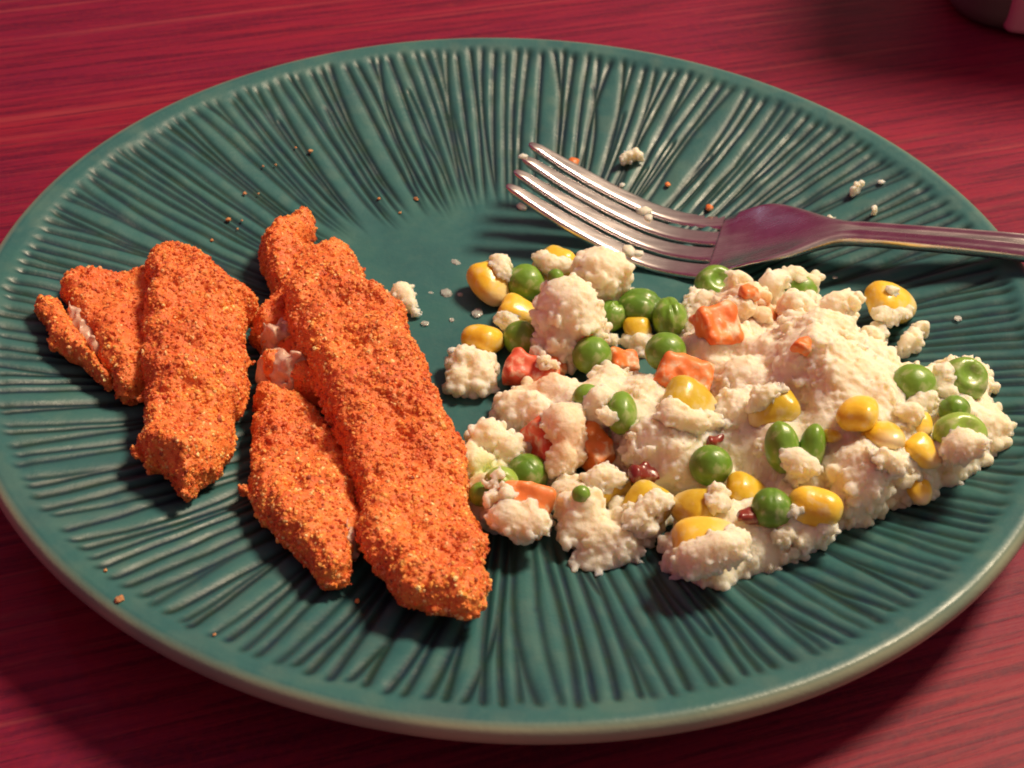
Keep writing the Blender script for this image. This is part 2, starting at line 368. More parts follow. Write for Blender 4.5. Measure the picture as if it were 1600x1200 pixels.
PBVH = BVHTree.FromPolygons([Vector((r*math.cos(a), r*math.sin(a), plate_z(r))) for r in np.linspace(0, 0.13, 40) for a in np.linspace(0, 2*np.pi, 97)[:-1]],
    [(i*96+j, i*96+96+j, i*96+96+(j+1) % 96, i*96+(j+1) % 96) for i in range(39) for j in range(96)])
def hit(px, py, trees):
    d = Vector(ray(px, py)); best = None
    for t in trees:
        p, nn, _, dist = t.ray_cast(Vector(CAM), d)
        if p is not None and (best is None or dist < best[1]): best = (p, dist, nn)
    return best

# ------------------------------------------------------------------ breaded strips
TREES = [PBVH]
def poly_sdf(X, Y, poly):
    """signed distance, negative inside"""
    d = np.full(X.shape, 1e9); ins = np.zeros(X.shape, bool); n = len(poly)
    for i in range(n):
        a, b = poly[i], poly[(i+1) % n]; e = b-a; wx, wy = X-a[0], Y-a[1]
        t = np.clip((wx*e[0]+wy*e[1])/(e@e), 0, 1); d = np.minimum(d, (wx-e[0]*t)**2+(wy-e[1]*t)**2)
        c = ((a[1] > Y) != (b[1] > Y)); xi = (b[0]-a[0])*(Y-a[1])/(b[1]-a[1] if b[1] != a[1] else 1e-12)+a[0]; ins ^= c & (X < xi)
    return np.where(ins, -1, 1)*np.sqrt(d)
def smooth_poly(P, n=3):
    P = np.array(P, float)
    for _ in range(n):
        Q = np.empty((2*len(P), P.shape[1])); N = np.roll(P, -1, 0); Q[0::2] = P*0.75+N*0.25; Q[1::2] = P*0.25+N*0.75; P = Q
    return P
def slab(pix, zmid, base_fn, thick, h=0.00045, seed=0, edge=0.006, amp=1.0, ridge=None, under=0.5, relief='crumb'):
    """solid with the pixel outline (given at height zmid(px,py) world) standing on base_fn; rounded edges, rough surface"""
    P = np.array([at(px, py, zmid(px, py) if callable(zmid) else zmid)[:2] for px, py in pix])
    P = smooth_poly(P, 1); lo = P.min(0)-0.005; hi = P.max(0)+0.005
    xs = np.arange(lo[0], hi[0], h); ys = np.arange(lo[1], hi[1], h)
    X, Y = np.meshgrid(xs, ys, indexing='ij'); D = poly_sdf(X, Y, P); B = base_fn(X, Y)
    T = thick(X, Y) if callable(thick) else thick
    PXY = np.stack([X, Y, np.full_like(X, seed*0.37)], -1)
    D = D+(0.0008 if relief == 'crumb' else 0)+0.0011*vnoise(PXY, 260, seed+1)+0.0008*vnoise(PXY, 120, seed+6)
    T = T*(1+0.15*vnoise(PXY, 80, seed)+0.10*vnoise(PXY, 190, seed+3))
    q = np.clip(-D/edge, 0, 1); cap_ = np.sqrt(np.clip(1-(1-q)**2, 0, 1))
    top = B+T*(0.36+0.64*cap_); bot = B+T*0.36*(1-np.sqrt(np.clip(1-(1-q)**2, 0, 1)))-0.0002
    zs = np.arange(B.min()-0.002, top.max()+0.004, h)
    Xg = X[:, :, None]; Z = zs[None, None]
    S = np.maximum(np.maximum(Z-top[:, :, None], bot[:, :, None]-Z), np.broadcast_to(D[:, :, None], X.shape+(len(zs),))).astype(np.float32)
    m = np.abs(S) < 0.004
    G = np.stack(np.broadcast_arrays(Xg, Y[:, :, None], Z), -1)[m].astype(np.float32)
    if relief == 'crumb':
        dsp = 0.0012*(0.5-cell(G, 520, seed+2))+0.00045*vnoise(G, 800, seed)+0.0011*vnoise(G, 150, seed+5)+0.0008*vnoise(G, 260, seed+8)
    else:
        dsp = 0.0022*vnoise(G, 330, seed)+0.0016*vnoise(G, 700, seed)-0.001*np.abs(vnoise(G, 500, seed+3))
    S[m] -= dsp*amp
    V, F = surface_nets(S, np.array([xs[0], ys[0], zs[0]]), h)
    return V, F
CR_COL = np.array([(0.84, 0.245, 0.046), (0.79, 0.180, 0.038), (0.90, 0.40, 0.100), (0.93, 0.60, 0.26), (0.58, 0.088, 0.028), (0.87, 0.300, 0.055), (0.28, 0.045, 0.020)])
CR_P = [0.25, 0.20, 0.19, 0.10, 0.11, 0.125, 0.025]
def breading(V, F, seed, n, big=1.0):
    n = int(n*1.9)
    rg = np.random.default_rng(seed); N = vnormals(V, F)
    keep = np.nonzero(N[:, 2] > -0.5)[0]; k = rg.choice(keep, n)
    s = (0.00016+0.00046*rg.random(n)**4)*big
    patch = vnoise(V[k], 100, seed)                  # some regions toast darker, some stay pale
    P = V[k]-N[k]*s[:, None]*0.2
    v, f, ids = scatter(P, s, rg, ICO1, 0.25, 0.30)
    ci = rg.choice(len(CR_COL), n, p=CR_P); c = CR_COL[ci]*(1+0.22*(rg.random((n, 1))-0.5))
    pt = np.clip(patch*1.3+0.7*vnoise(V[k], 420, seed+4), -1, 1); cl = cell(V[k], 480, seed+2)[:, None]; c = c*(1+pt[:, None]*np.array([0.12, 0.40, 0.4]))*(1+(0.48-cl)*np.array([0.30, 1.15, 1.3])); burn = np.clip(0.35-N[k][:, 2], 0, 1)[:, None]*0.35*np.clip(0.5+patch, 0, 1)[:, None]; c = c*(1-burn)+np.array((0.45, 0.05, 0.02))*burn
    return v, f, c[ids].astype(np.float32)
def breaded(name, label, pix, zmid, base_fn, thick, seed, crumbs, group='breaded strips on the left side of the plate', flesh=None, **k):
    V, F = slab(pix, zmid, base_fn, thick, seed=seed, **k)
    c = V.mean(0); c[2] = V[:, 2].min()
    r = empty(name, c); tag(r, label, 'breaded strip', group)
    obj('breading', V, F, M['bread'], (0, 0, 0), r)
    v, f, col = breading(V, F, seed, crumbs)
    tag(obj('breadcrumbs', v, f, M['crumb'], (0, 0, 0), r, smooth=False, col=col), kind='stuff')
    TREES.append(BVHTree.FromPolygons([Vector(p) for p in V], [tuple(q) for q in F.tolist()]))
    return r, V, F
pz = lambda X, Y: plate_z(np.hypot(X, Y))
def addflesh(root, pixs, z, thick, seed, base=pz, edge=0.0025):
    V, F = slab(pixs, z, base, thick, seed=seed, edge=edge, h=0.0004, amp=0.8, relief='flesh')
    obj('flesh', V, F, M['flesh'], (0, 0, 0), root)

# lower middle strip (under the long one)
SC, VC, FC = breaded('breaded_strip', 'short breaded strip pointed at its lower end, right edge tucked under the long strip',
    [(400, 612), (450, 612), (500, 640), (545, 700), (580, 800), (585, 860), (556, 908), (532, 944), (500, 946), (470, 918), (446, 878), (424, 846), (400, 828), (386, 790), (382, 735), (392, 690), (394, 645)],
    0.0105, pz, 0.0098, 11, 4600)
addflesh(SC, [(528, 800), (556, 780), (566, 850), (554, 890), (530, 878), (538, 850), (524, 832)], 0.0105, 0.0096, 5)
# back piece that pokes out above the long strip
SF, VF, FF = breaded('breaded_strip', 'ragged breaded piece with a hooked upper tip, behind the long strip',
    [(396, 374), (408, 342), (440, 318), (494, 306), (500, 332), (470, 350), (482, 366), (504, 360), (520, 346), (550, 362), (568, 396), (576, 440), (580, 520), (520, 600), (480, 600), (432, 560), (395, 540), (382, 515), (392, 488), (413, 452), (422, 420), (412, 402)],
    lambda px, py: 0.0175 if py < 460 else 0.0125, pz, 0.0110, 12, 4200, edge=0.005)
addflesh(SF, [(408, 515), (424, 520), (446, 506), (474, 530), (468, 548), (445, 540), (428, 550), (412, 536)], 0.0135, 0.0120, 6)
SG, VG, FG = breaded('breaded_strip', 'small torn breaded end with bare white flesh, wedged left of the long strip',
    [(394, 565), (425, 550), (470, 560), (512, 590), (520, 622), (480, 622), (440, 606), (405, 598)],
    0.0135, pz, 0.0120, 13, 500, edge=0.004)
addflesh(SG, [(398, 568), (412, 560), (430, 562), (440, 552), (458, 566), (478, 566), (512, 594), (498, 606), (470, 596), (452, 608), (425, 600), (402, 590)], 0.0135, 0.0118, 7, edge=0.003)
# long strip on top
def longbase(X, Y):
    b = plate_z(np.hypot(X, Y)); u = np.clip((Y+0.075)/0.10, 0, 1)
    side = np.clip((-0.006-X+0.0-(Y+0.03)*(-0.25))/0.02, 0, 1)
    return b+0.0030+0.0050*u+0.003*side
SD, VD, FD = breaded('breaded_strip', 'long breaded strip lying on top of the middle pile, rounded lower end',
    [(437, 480), (440, 450), (470, 432), (530, 425), (578, 452), (622, 468), (642, 500), (655, 548), (682, 590), (702, 632), (724, 668), (738, 722), (742, 782), (752, 830), (766, 855), (759, 890), (766, 950), (744, 992), (694, 990), (642, 976), (603, 956), (590, 918), (564, 902), (553, 850), (560, 800), (545, 750), (538, 715), (510, 660), (490, 600), (468, 552), (450, 520)],
    lambda px, py: 0.0155+0.004*min(1, max(0, (900-py)/400)), longbase, lambda X, Y: 0.0105, 14, 9500, edge=0.0055)
# left pair
SA, VA, FA = breaded('breaded_strip', 'broken breaded piece farthest left, white flesh showing at its open end',
    [(93, 452), (112, 432), (150, 424), (205, 420), (240, 402), (290, 420), (290, 560), (240, 600), (200, 624), (168, 606), (160, 585), (142, 556), (118, 520), (104, 492), (90, 474)],
    lambda px, py: 0.0180 if py < 470 else 0.0160, pz, 0.0092, 15, 2600, edge=0.005)
addflesh(SA, [(106, 520), (120, 512), (134, 524), (158, 545), (172, 584), (150, 586), (122, 556), (108, 540)], 0.0135, 0.0078, 8, edge=0.004)
V, F = slab([(52, 512), (64, 496), (96, 496), (118, 512), (134, 545), (166, 580), (180, 612), (140, 600), (96, 568), (70, 540)], 0.0150, pz, 0.0075, seed=22, edge=0.003)
obj('breading', V, F, M['bread'], (0, 0, 0), SA); v, f, col = breading(V, F, 22, 500)
tag(obj('breadcrumbs', v, f, M['crumb'], (0, 0, 0), SA, smooth=False, col=col), kind='stuff')
SB, VB, FB = breaded('breaded_strip', 'breaded strip with blunt lower end, resting over the leftmost broken piece',
    [(228, 412), (250, 393), (277, 385), (310, 396), (345, 412), (390, 440), (410, 458), (402, 482), (380, 502), (392, 550), (386, 600), (370, 640), (362, 684), (354, 712), (340, 742), (302, 782), (280, 778), (252, 748), (244, 738), (226, 752), (218, 712), (230, 662), (222, 600), (218, 560), (218, 500), (222, 450)],
    lambda px, py: 0.0205 if py < 470 else 0.0170, lambda X, Y: pz(X, Y)+0.0034*np.clip((Y+0.045)/0.03, 0, 1), lambda X, Y: 0.0130, 16, 6500, edge=0.0060)

# ------------------------------------------------------------------ mash
rgm = np.random.default_rng(21)
def mash_grid(lo, hi, h):
    xs = np.arange(lo[0], hi[0], h); ys = np.arange(lo[1], hi[1], h); zs = np.arange(lo[2], hi[2], h)
    return xs, ys, zs, np.full((len(xs), len(ys), len(zs)), 0.02, np.float32)
def add_ball(G, c, r, k=0.0024, sq=(1, 1, 1)):
    xs, ys, zs, S = G; m = max(r)*1.0+0.005 if hasattr(r, '__len__') else r+0.005
    a = [np.searchsorted(ax, c[i]-m) for i, ax in enumerate((xs, ys, zs))]; b = [np.searchsorted(ax, c[i]+m) for i, ax in enumerate((xs, ys, zs))]
    if any(q <= p for p, q in zip(a, b)): return
    sl = tuple(slice(p, q) for p, q in zip(a, b)); X = xs[sl[0]][:, None, None]-c[0]; Y = ys[sl[1]][None, :, None]-c[1]; Z = zs[sl[2]][None, None]-c[2]
    d = np.sqrt((X/sq[0])**2+(Y/sq[1])**2+(Z/sq[2])**2)-r; s = S[sl]
    hh = np.clip(0.5+0.5*(s-d)/k, 0, 1); S[sl] = s*(1-hh)+d*hh-k*hh*(1-hh)
def finish(G, h, seed, amp=1.0, ngr=0):
    xs, ys, zs, S = G; m = np.abs(S) < 0.0035
    I = np.argwhere(m); P = np.stack([xs[I[:, 0]], ys[I[:, 1]], zs[I[:, 2]]], -1).astype(np.float32)
    lump = 0.5-cell(P, 190, seed); fine_ = 0.48-cell(P, 480, seed+7)
    S[m] -= (0.0008*lump+0.00035*fine_+0.0016*vnoise(P, 130, seed+2)+0.0006*vnoise(P, 270, seed+6))*amp
    if ngr:
        V, F = surface_nets(S, np.array([xs[0], ys[0], zs[0]]), h); N = vnormals(V, F); rg = np.random.default_rng(int(seed*100))
        keep = np.nonzero(N[:, 2] > -0.8)[0]; ids = rg.choice(keep, ngr)
        for q in ids:
            edge_ = N[q, 2] < 0.45; r = (0.00040+0.00060*rg.random()**3)*(1.4 if edge_ else 0.8)*(1 if h > 0.00035 else 0.6)
            add_ball((xs, ys, zs, S), V[q]-N[q]*r*(-0.3 if edge_ else 0.45), r, 0.0004, 0.65+0.8*rg.random(3))
    m = np.abs(S) < 0.002; I = np.argwhere(m); P = np.stack([xs[I[:, 0]], ys[I[:, 1]], zs[I[:, 2]]], -1).astype(np.float32)
    calm = np.clip(0.55+0.9*vnoise(P, 90, seed+11), 0.15, 1)      # some smooth mashed faces, some crumbly ones
    S[m] -= calm*(0.00048*vnoise(P, 1150, seed)+0.00030*vnoise(P, 620, seed+1)-0.00035*np.abs(vnoise(P, 800, seed+9)))
    B = plate_z(np.hypot(xs[:, None], ys[None]))[:, :, None]-0.0004
    S = np.maximum(S, (B-zs[None, None]).astype(np.float32))
    V, F = surface_nets(S, np.array([xs[0], ys[0], zs[0]]), h)
    lab = np.arange(len(V))                       # keep only the one connected body
    while True:
        l2 = lab.copy(); fm = lab[F].min(1)
        for k in range(4): np.minimum.at(l2, F[:, k], fm)
        l2 = l2[l2]; 
        if (l2 == lab).all(): break
        lab = l2
    u, c = np.unique(lab, return_counts=True); main = u[c.argmax()]; kv = lab == main
    new = np.cumsum(kv)-1; return V[kv], new[F[kv[F[:, 0]]]]
STAINS = []   # (centre, radius, colour): orange or green juice next to a vegetable
def mash_obj(name, label, cat, V, F, seed, ngr, group=None, balls_loc=None):
    c = V.mean(0); c[2] = V[:, 2].min()
    def tint(P):
        t = np.ones((len(P), 3), np.float32)
        for (sc_, r_, cc) in STAINS:
            a = np.exp(-(np.linalg.norm(P-sc_, axis=1)/r_)**2)[:, None]*0.85; t = t*(1-a)+np.array(cc)*a*1.0
        return t
    o = link(name, mesh(name, V-c, F, M['mash'], smooth=True, col=tint(V)), c)
    tag(o, label, cat, group)
    TREES.append(BVHTree.FromPolygons([Vector(p) for p in V], [tuple(q) for q in F.tolist()]))
    return o
H = 0.00036
def fill(G, pix, hmax, rise, seed, n, rmin=0.0028, rmax=0.0052, peaks=()):
    """dome of balls inside an outline of (px,py,z) points"""
    rg = np.random.default_rng(seed)
    P = np.array([at(px, py, z)[:2] for px, py, z in pix]); lo, hi = P.min(0), P.max(0); k = 0
    cand = lo+(hi-lo)*rg.random((n*6, 2)); D = poly_sdf(cand[:, 0], cand[:, 1], P)
    for (x, y), d in zip(cand, D):
        if d > -0.0022: continue
        r = min(rmin+(rmax-rmin)*rg.random(), -d+0.0006); top = hmax*math.sqrt(min(1, -d/rise))
        for (qx, qy, qr, qh) in peaks: top += qh*math.exp(-((x-qx)**2+(y-qy)**2)/qr**2)
        b = float(plate_z(math.hypot(x, y))); z = b+max(r*0.35, top-r+0.0015*(rg.random()-0.5))
        while z > b-r*0.2:
            add_ball(G, (x, y, z), r); z -= r*1.1
        k += 1
        if k >= n: break
# juice stains
def stain(px, py, z, r, c): STAINS.append((at(px, py, z), r, c))
OR, YE, GR = (1.02, 0.62, 0.45), (1.02, 0.80, 0.38), (0.72, 0.92, 0.48)
for q in [(1150, 485, 0.018, 0.0065, OR), (1120, 515, 0.015, 0.005, (1.0, 0.5, 0.32)), (885, 690, 0.015, 0.0065, (1.02, 0.68, 0.58)), (1200, 498, 0.017, 0.005, OR), (1085, 600, 0.014, 0.005, OR), (815, 815, 0.012, 0.006, (1.02, 0.66, 0.56)),
          (1100, 850, 0.012, 0.005, YE), (1380, 800, 0.012, 0.006, YE), (1350, 640, 0.018, 0.007, YE), (1225, 830, 0.012, 0.004, GR), (1250, 450, 0.016, 0.004, GR), (1000, 800, 0.012, 0.004, YE), (760, 740, 0.012, 0.005, GR), (855, 600, 0.012, 0.005, OR)]: stain(*q)

# main heap
G = mash_grid((-0.012, -0.093, 0.004), (0.131, 0.050, 0.042), H)
def wp(px, py, z): return at(px, py, z)
pk = []
for px, py, z, rr, hh in [(1300, 540, 0.030, 0.013, 0.012), (1330, 620, 0.026, 0.010, 0.006), (1215, 560, 0.022, 0.010, 0.004), (1160, 480, 0.020, 0.008, 0.003), (1350, 740, 0.020, 0.012, 0.004)]:
    c = wp(px, py, z); pk.append((c[0], c[1], rr, hh))
fill(G, [(775, 640, .008), (800, 612, .010), (870, 600, .011), (930, 590, .011), (1000, 585, .012), (1050, 560, .013), (1080, 500, .015), (1052, 455, .016), (1085, 428, .016), (1160, 432, .016), (1205, 444, .017), (1250, 425, .017), (1290, 444, .017), (1338, 462, .018), (1352, 500, .019), (1385, 560, .019), (1440, 590, .016), (1485, 572, .014), (1530, 610, .013), (1540, 680, .013), (1550, 715, .013), (1535, 745, .012), (1480, 785, .011), (1425, 812, .010), (1375, 826, .009), (1305, 822, .008), (1285, 805, .008), (1200, 800, .008), (1120, 790, .008), (1050, 775, .008), (1000, 735, .009), (960, 720, .009), (915, 690, .009), (830, 672, .008)],
     0.0105, 0.011, 31, 520, peaks=pk)
# lower right lobe with the big kernel
fill(G, [(1052, 880, .007), (1060, 850, .008), (1130, 815, .009), (1200, 790, .010), (1290, 780, .010), (1290, 835, .008), (1262, 872, .007), (1230, 900, .007), (1180, 900, .007), (1105, 926, .007), (1075, 905, .007)], 0.0090, 0.008, 32, 150)
for q in [(1222, 905, .008, .0022), (1240, 893, .008, .0015), (1545, 722, .013, .0020), (1556, 716, .014, .0013), (1535, 735, .012, .0018), (1328, 468, .020, .002), (1340, 462, .0205, .0012), (1244, 430, .019, .0026), (1270, 440, .018, .0025), (1205, 446, .019, .003), (1066, 448, .018, .003), (1100, 424, .020, .0022), (1095, 416, .021, .0014), (1150, 436, .019, .0032), (1385, 600, .018, .0035), (1400, 640, .016, .003), (1548, 690, .013, .0018), (1105, 905, .0095, .0035), (1085, 890, .0095, .003), (1135, 900, .0095, .0035), (1190, 890, .0095, .003), (1100, 880, .010, .004), (1210, 898, .009, .002), (1085, 885, .0105, .0045), (1120, 888, .0105, .005), (1160, 880, .0105, .005), (1100, 862, .0115, .005), (1066, 872, .0105, .004), (1110, 908, .0095, .0035), (1140, 860, .0115, .005)]:
    add_ball(G, at(*q[:3]), q[3])
for q in [(1300, 520, .028, .0060), (1275, 560, .029, .0058), (1310, 590, .029, .0050), (1345, 560, .026, .0058), (1360, 600, .024, .0052), (1250, 520, .024, .0045), (1300, 640, .024, .004), (1180, 600, .018, .006), (1150, 650, .017, .006), (1030, 690, .016, .0065), (1060, 720, .015, .006), (990, 660, .014, .005), (1340, 740, .022, .007), (1420, 740, .018, .0065), (1330, 790, .014, .006), (1240, 480, .020, .005), (1310, 480, .020, .0045), (1170, 470, .020, .0042), (1140, 760, .013, .004), (1180, 690, .015, .005), (1480, 730, .015, .0045), (1440, 690, .017, .004), (835, 640, .012, .0045), (900, 640, .012, .004), (800, 635, .011, .0035), (870, 615, .012, .004), (1010, 620, .014, .0055), (960, 600, .012, .004), (1060, 560, .015, .005), (1100, 560, .016, .006), (1140, 540, .018, .006), (1030, 650, .014, .005), (930, 665, .012, .004), (1220, 700, .018, .006), (1260, 760, .015, .006), (1200, 750, .014, .005), (1080, 700, .015, .006), (1020, 740, .011, .004)]:
    add_ball(G, at(*q[:3]), q[3])
MV, MF = finish(G, H, 1.3, 1.0, 5200)
mash = mash_obj('mash_heap', 'large crumbly heap of white mash with vegetables on the right half of the plate', 'mash', MV, MF, 5, 2600)
def clump(name, label, balls, seed, ngr, group=None, cat='mash', h=0.0004, k=0.0013, amp=1.0, rest=True):
    cs = [(at(x, y, z), r) for x, y, z, r in balls]
    if rest:
        extra = []
        for c, r in cs:
            b = float(plate_z(math.hypot(c[0], c[1]))); z = c[2]-r*0.9
            while z > b+r*0.2: extra.append((np.array([c[0], c[1], z]), r*0.92)); z -= r*0.9
        cs += extra
    A = np.array([c for c, r in cs]); rm = max(r for c, r in cs)+0.003
    g = mash_grid(A.min(0)-rm, A.max(0)+rm, h)
    for c, r in cs: add_ball(g, c, r, k)
    V, F = finish(g, h, seed, amp, ngr)
    return mash_obj(name, label, cat, V, F, int(seed*10), ngr, group)
clump('mash_lump', 'smooth rounded ball of white mash touching the lowest fork tine', [(940, 425, .015, .0070), (925, 415, .016, .0040), (955, 440, .013, .0045), (920, 440, .013, .0045), (968, 452, .010, .003), (945, 398, .018, .0022)], 2.1, 500, 'lumps of mash beside the heap', amp=0.6)
clump('mash_lump', 'tall pale lump of mash with ragged skirt, below the ball by the fork', [(885, 480, .019, .0072), (900, 500, .017, .006), (870, 500, .016, .005), (880, 530, .013, .0055), (915, 520, .014, .004), (850, 545, .012, .0024), (868, 556, .011, .002), (845, 528, .013, .0018), (930, 515, .014, .0022), (905, 470, .017, .003)], 2.9, 600, 'lumps of mash beside the heap', amp=0.6)
clump('mash_lump', 'lump of mash touching the long strip, a carrot cube at its foot', [(765, 690, .012, .0050), (745, 720, .012, .0045), (790, 705, .012, .0035), (745, 680, .012, .002), (770, 730, .010, .004), (765, 770, .010, .005), (790, 800, .010, .0048), (830, 810, .010, .0042), (755, 800, .009, .0035), (812, 828, .009, .0035), (840, 765, .009, .003), (828, 700, .010, .0016)], 3.7, 700, 'lumps of mash beside the heap')
clump('mash_lump', 'knobbly clump of mash at the bottom centre of the heap', [(910, 800, .012, .005), (900, 825, .011, .0045), (930, 845, .010, .0048), (950, 860, .009, .004), (975, 850, .010, .004), (900, 780, .012, .003), (878, 775, .010, .0022), (925, 878, .008, .003), (945, 880, .008, .0025), (1005, 865, .0075, .0014), (1018, 862, .0075, .0013), (990, 872, .0075, .0014), (870, 825, .008, .0014), (1000, 825, .010, .0042), (1020, 800, .010, .0035), (975, 810, .011, .0042)], 4.3, 700, 'lumps of mash beside the heap')
clump('mash_lump', 'small loose clump of mash between the long strip and the heap', [(722, 568, .009, .0034), (745, 572, .009, .003), (718, 595, .008, .0034), (748, 596, .008, .0034), (706, 590, .008, .002), (757, 572, .008, .0018)], 5.1, 260, 'lumps of mash beside the heap', amp=0.8)
clump('mash_scrap', 'flat scrap of mash stuck beside the long strip near its top', [(625, 455, .0075, .0018), (634, 464, .0075, .0020), (642, 477, .007, .0020), (650, 488, .0068, .0015), (658, 485, .007, .0010), (632, 450, .008, .0010), (618, 462, .007, .0013)], 5.9, 60, 'scraps of mash on the plate', h=0.0003, k=0.0009, amp=0.5)
clump('mash_scrap', 'small grey white scrap of mash below the lone corn kernel', [(1420, 528, .0165, .0016), (1428, 520, .0165, .0017), (1436, 510, .0165, .0012), (1446, 506, .0170, .0008), (1415, 536, .016, .0010), (1432, 530, .016, .0014)], 6.3, 50, 'scraps of mash on the plate', h=0.0003, k=0.0009, amp=0.5)
clump('mash_scrap', 'thin crumbly patch of mash left of the small scrap, beside the heap', [(1362, 520, .0155, .0019), (1372, 530, .015, .0019), (1378, 515, .0155, .0014), (1366, 508, .016, .0013), (1375, 542, .015, .0012)], 6.7, 60, 'scraps of mash on the plate', h=0.0003, k=0.0009, amp=0.6)
clump('mash_scrap', 'white crumb of mash on the grooves above the fork', [(982, 241, .0125, .0012), (992, 239, .0125, .0014), (1000, 242, .0125, .0009), (975, 243, .0125, .0007)], 7.1, 20, 'scraps of mash on the plate', h=0.00025, k=0.0007, amp=0.35)
clump('mash_scrap', 'white crumb of mash near the right part of the rim, above the fork handle', [(1338, 288, .0185, .0011), (1346, 286, .0185, .0009), (1334, 294, .018, .0007)], 7.5, 12, 'scraps of mash on the plate', h=0.00025, k=0.0007, amp=0.35)
clump('mash_scrap', 'tiny white crumb of mash resting where the fork handle begins', [(1300, 342, .0155, .0011), (1306, 346, .0155, .0008)], 7.9, 10, 'scraps of mash on the plate', h=0.00025, k=0.0007, amp=0.3)
clump('mash_scrap', 'tiny speck of mash right of the crumb above the fork handle', [(1367, 325, .0175, .0009)], 8.1, 4, 'scraps of mash on the plate', h=0.00025, k=0.0007, amp=0.3)

# ------------------------------------------------------------------ vegetables
def uvs(nu=32, nv=20):
    a = np.linspace(0, 2*np.pi, nu, endpoint=False); b = np.linspace(0, np.pi, nv+1)[1:-1]
    V = [(0, 0, 1)]+[(math.sin(q)*math.cos(p), math.sin(q)*math.sin(p), math.cos(q)) for q in b for p in a]+[(0, 0, -1)]
    Q = [(1+i*nu+j, 1+(i+1)*nu+j, 1+(i+1)*nu+(j+1) % nu, 1+i*nu+(j+1) % nu) for i in range(nv-2) for j in range(nu)]
    T = [(0, 1+j, 1+(j+1) % nu) for j in range(nu)]+[(len(V)-1, 1+(nv-2)*nu+(j+1) % nu, 1+(nv-2)*nu+j) for j in range(nu)]
    return np.array(V, float), np.array(Q), np.array(T)
US = uvs()
def pea_mesh(r, kind, seed):
    V, Q, T = US; rg = np.random.default_rng(seed); V = V.copy()
    V = V*(1+0.035*vnoise(V, 1.2, seed)[:, None]+0.018*vnoise(V, 3, seed)[:, None])
    cd_ = rg.normal(size=3); cd_ /= np.linalg.norm(cd_); cr = V@cd_; V = V*(1-0.035*np.exp(-((cr-0.1*vnoise(V, 2, seed+3))/0.06)**2))[:, None]
    if kind in ('dent', 'wrinkled'):
        for q in range(1 if kind == 'dent' else 3):
            d = np.array([0.15, -0.45, 0.88]) if kind == 'dent' else rg.normal(size=3)+np.array([0, -0.6, 0.8]); d /= np.linalg.norm(d)
            c = V@d/np.linalg.norm(V, axis=1)
            a = np.exp(-((1-c)/0.14)**2) if kind == 'dent' else np.exp(-(np.abs(V@np.cross(d, rg.normal(size=3)))/0.12)**2)*np.clip(c, 0, 1)*0.45
            V = V-V*(0.42 if kind == 'dent' else 0.3)*a[:, None]
    V = V*r*np.array([1.0, 1.0, 0.95])
    return V, Q, T
def rotm(rx, ry, rz):
    return np.array((Matrix.Rotation(rz, 3, 'Z') @ Matrix.Rotation(ry, 3, 'Y') @ Matrix.Rotation(rx, 3, 'X')))
def place(px, py, r, sink):
    h_ = hit(px, py, TREES); p = np.array(h_[0]); d = ray(px, py); n_ = np.array(h_[2])
    if n_@d > 0: n_ = -n_
    k = n_*0.4+np.array([0, 0, 1])*0.3-d*0.5; k /= np.linalg.norm(k)
    c = p+k*(r*(1-sink)) ; # keep the centre on the pixel's line of sight
    t = (c-CAM)@d; c = CAM+d*t
    b = float(plate_z(math.hypot(c[0], c[1])))+r*0.93
    if c[2] < b: c = CAM+d*(((b-CAM[2])/d[2]))
    return c
ppm = lambda c: FPX/((c-CAM)@fwd)     # pixels per metre there
def pea(px, py, dia, label, kind='round', sink=0.45, mat='pea', seed=None, sq=None, rz=0):
    seed = px if seed is None else seed
    c = place(px, py, dia/2/5800, sink); r = dia*1.13/2/ppm(c)
    V, Q, T = pea_mesh(r, kind, seed)
    if sq: V = (V*np.array(sq))@rotm(0, 0, rz).T
    o = link('pea', mesh('pea', V, Q, M[mat], F3=T), c); tag(o, label, 'pea', 'green peas in and around the mash'); return o
pea(822, 442, 54, 'bright green pea between the two corn kernels at the upper left edge of the mash', sink=0.1)
pea(868, 433, 24, 'sliver of a pea peeping out between the corn kernel and the tall mash lump', sink=0.2)
pea(954, 493, 46, 'speckled pea directly right of the tall pale mash lump, above another pea', 'wrinkled', 0.2)
pea(1001, 480, 60, 'broad wrinkled pea under the fork tines, left one of a touching pair', 'wrinkled', 0.15, sq=(1.1, 0.95, 0.85))
pea(1046, 497, 58, 'cracked upright pea right of the broad wrinkled pea under the fork', 'wrinkled', 0.25, sq=(0.85, 1.15, 1), seed=9)
pea(1040, 550, 58, 'pea just above the bright orange carrot wedge', 'round', 0.25)
pea(925, 556, 56, 'pea with white film between the tall mash lump and the small red carrot cube', 'round', 0.2)
pea(814, 528, 50, 'dull dark green pea in the shade left of the tall mash lump', 'round', 0.1)
pea(918, 624, 44, 'half hidden pea above and left of a mash dab, near the red coated carrot', 'round', 0.35)
pea(970, 645, 56, 'pea right of the mash dab, near the middle left of the heap', 'round', 0.4, sq=(0.8, 1.2, 1))
pea(1118, 446, 58, 'bright pea on top of the heap next to the fork neck', 'dent', 0.45)
pea(1250, 455, 50, 'pea almost buried in the top back edge of the heap', 'round', 0.9)
pea(1427, 602, 62, 'shiny pea on the right side of the heap, left of the dimpled pea', 'round', 0.4)
pea(1506, 593, 66, 'dimpled pea at the top right corner of the heap', 'dent', 0.3, mat='peaopen', sq=(1, 1.0, 1))
pea(1491, 641, 44, 'small pea pinned between two dimpled peas at the right edge', 'wrinkled', 0.4)
pea(1500, 680, 74, 'open dimpled pea half covered in mash at the right edge of the heap', 'dent', 0.45, mat='peaopen', sq=(1.05, 0.9, 0.9))
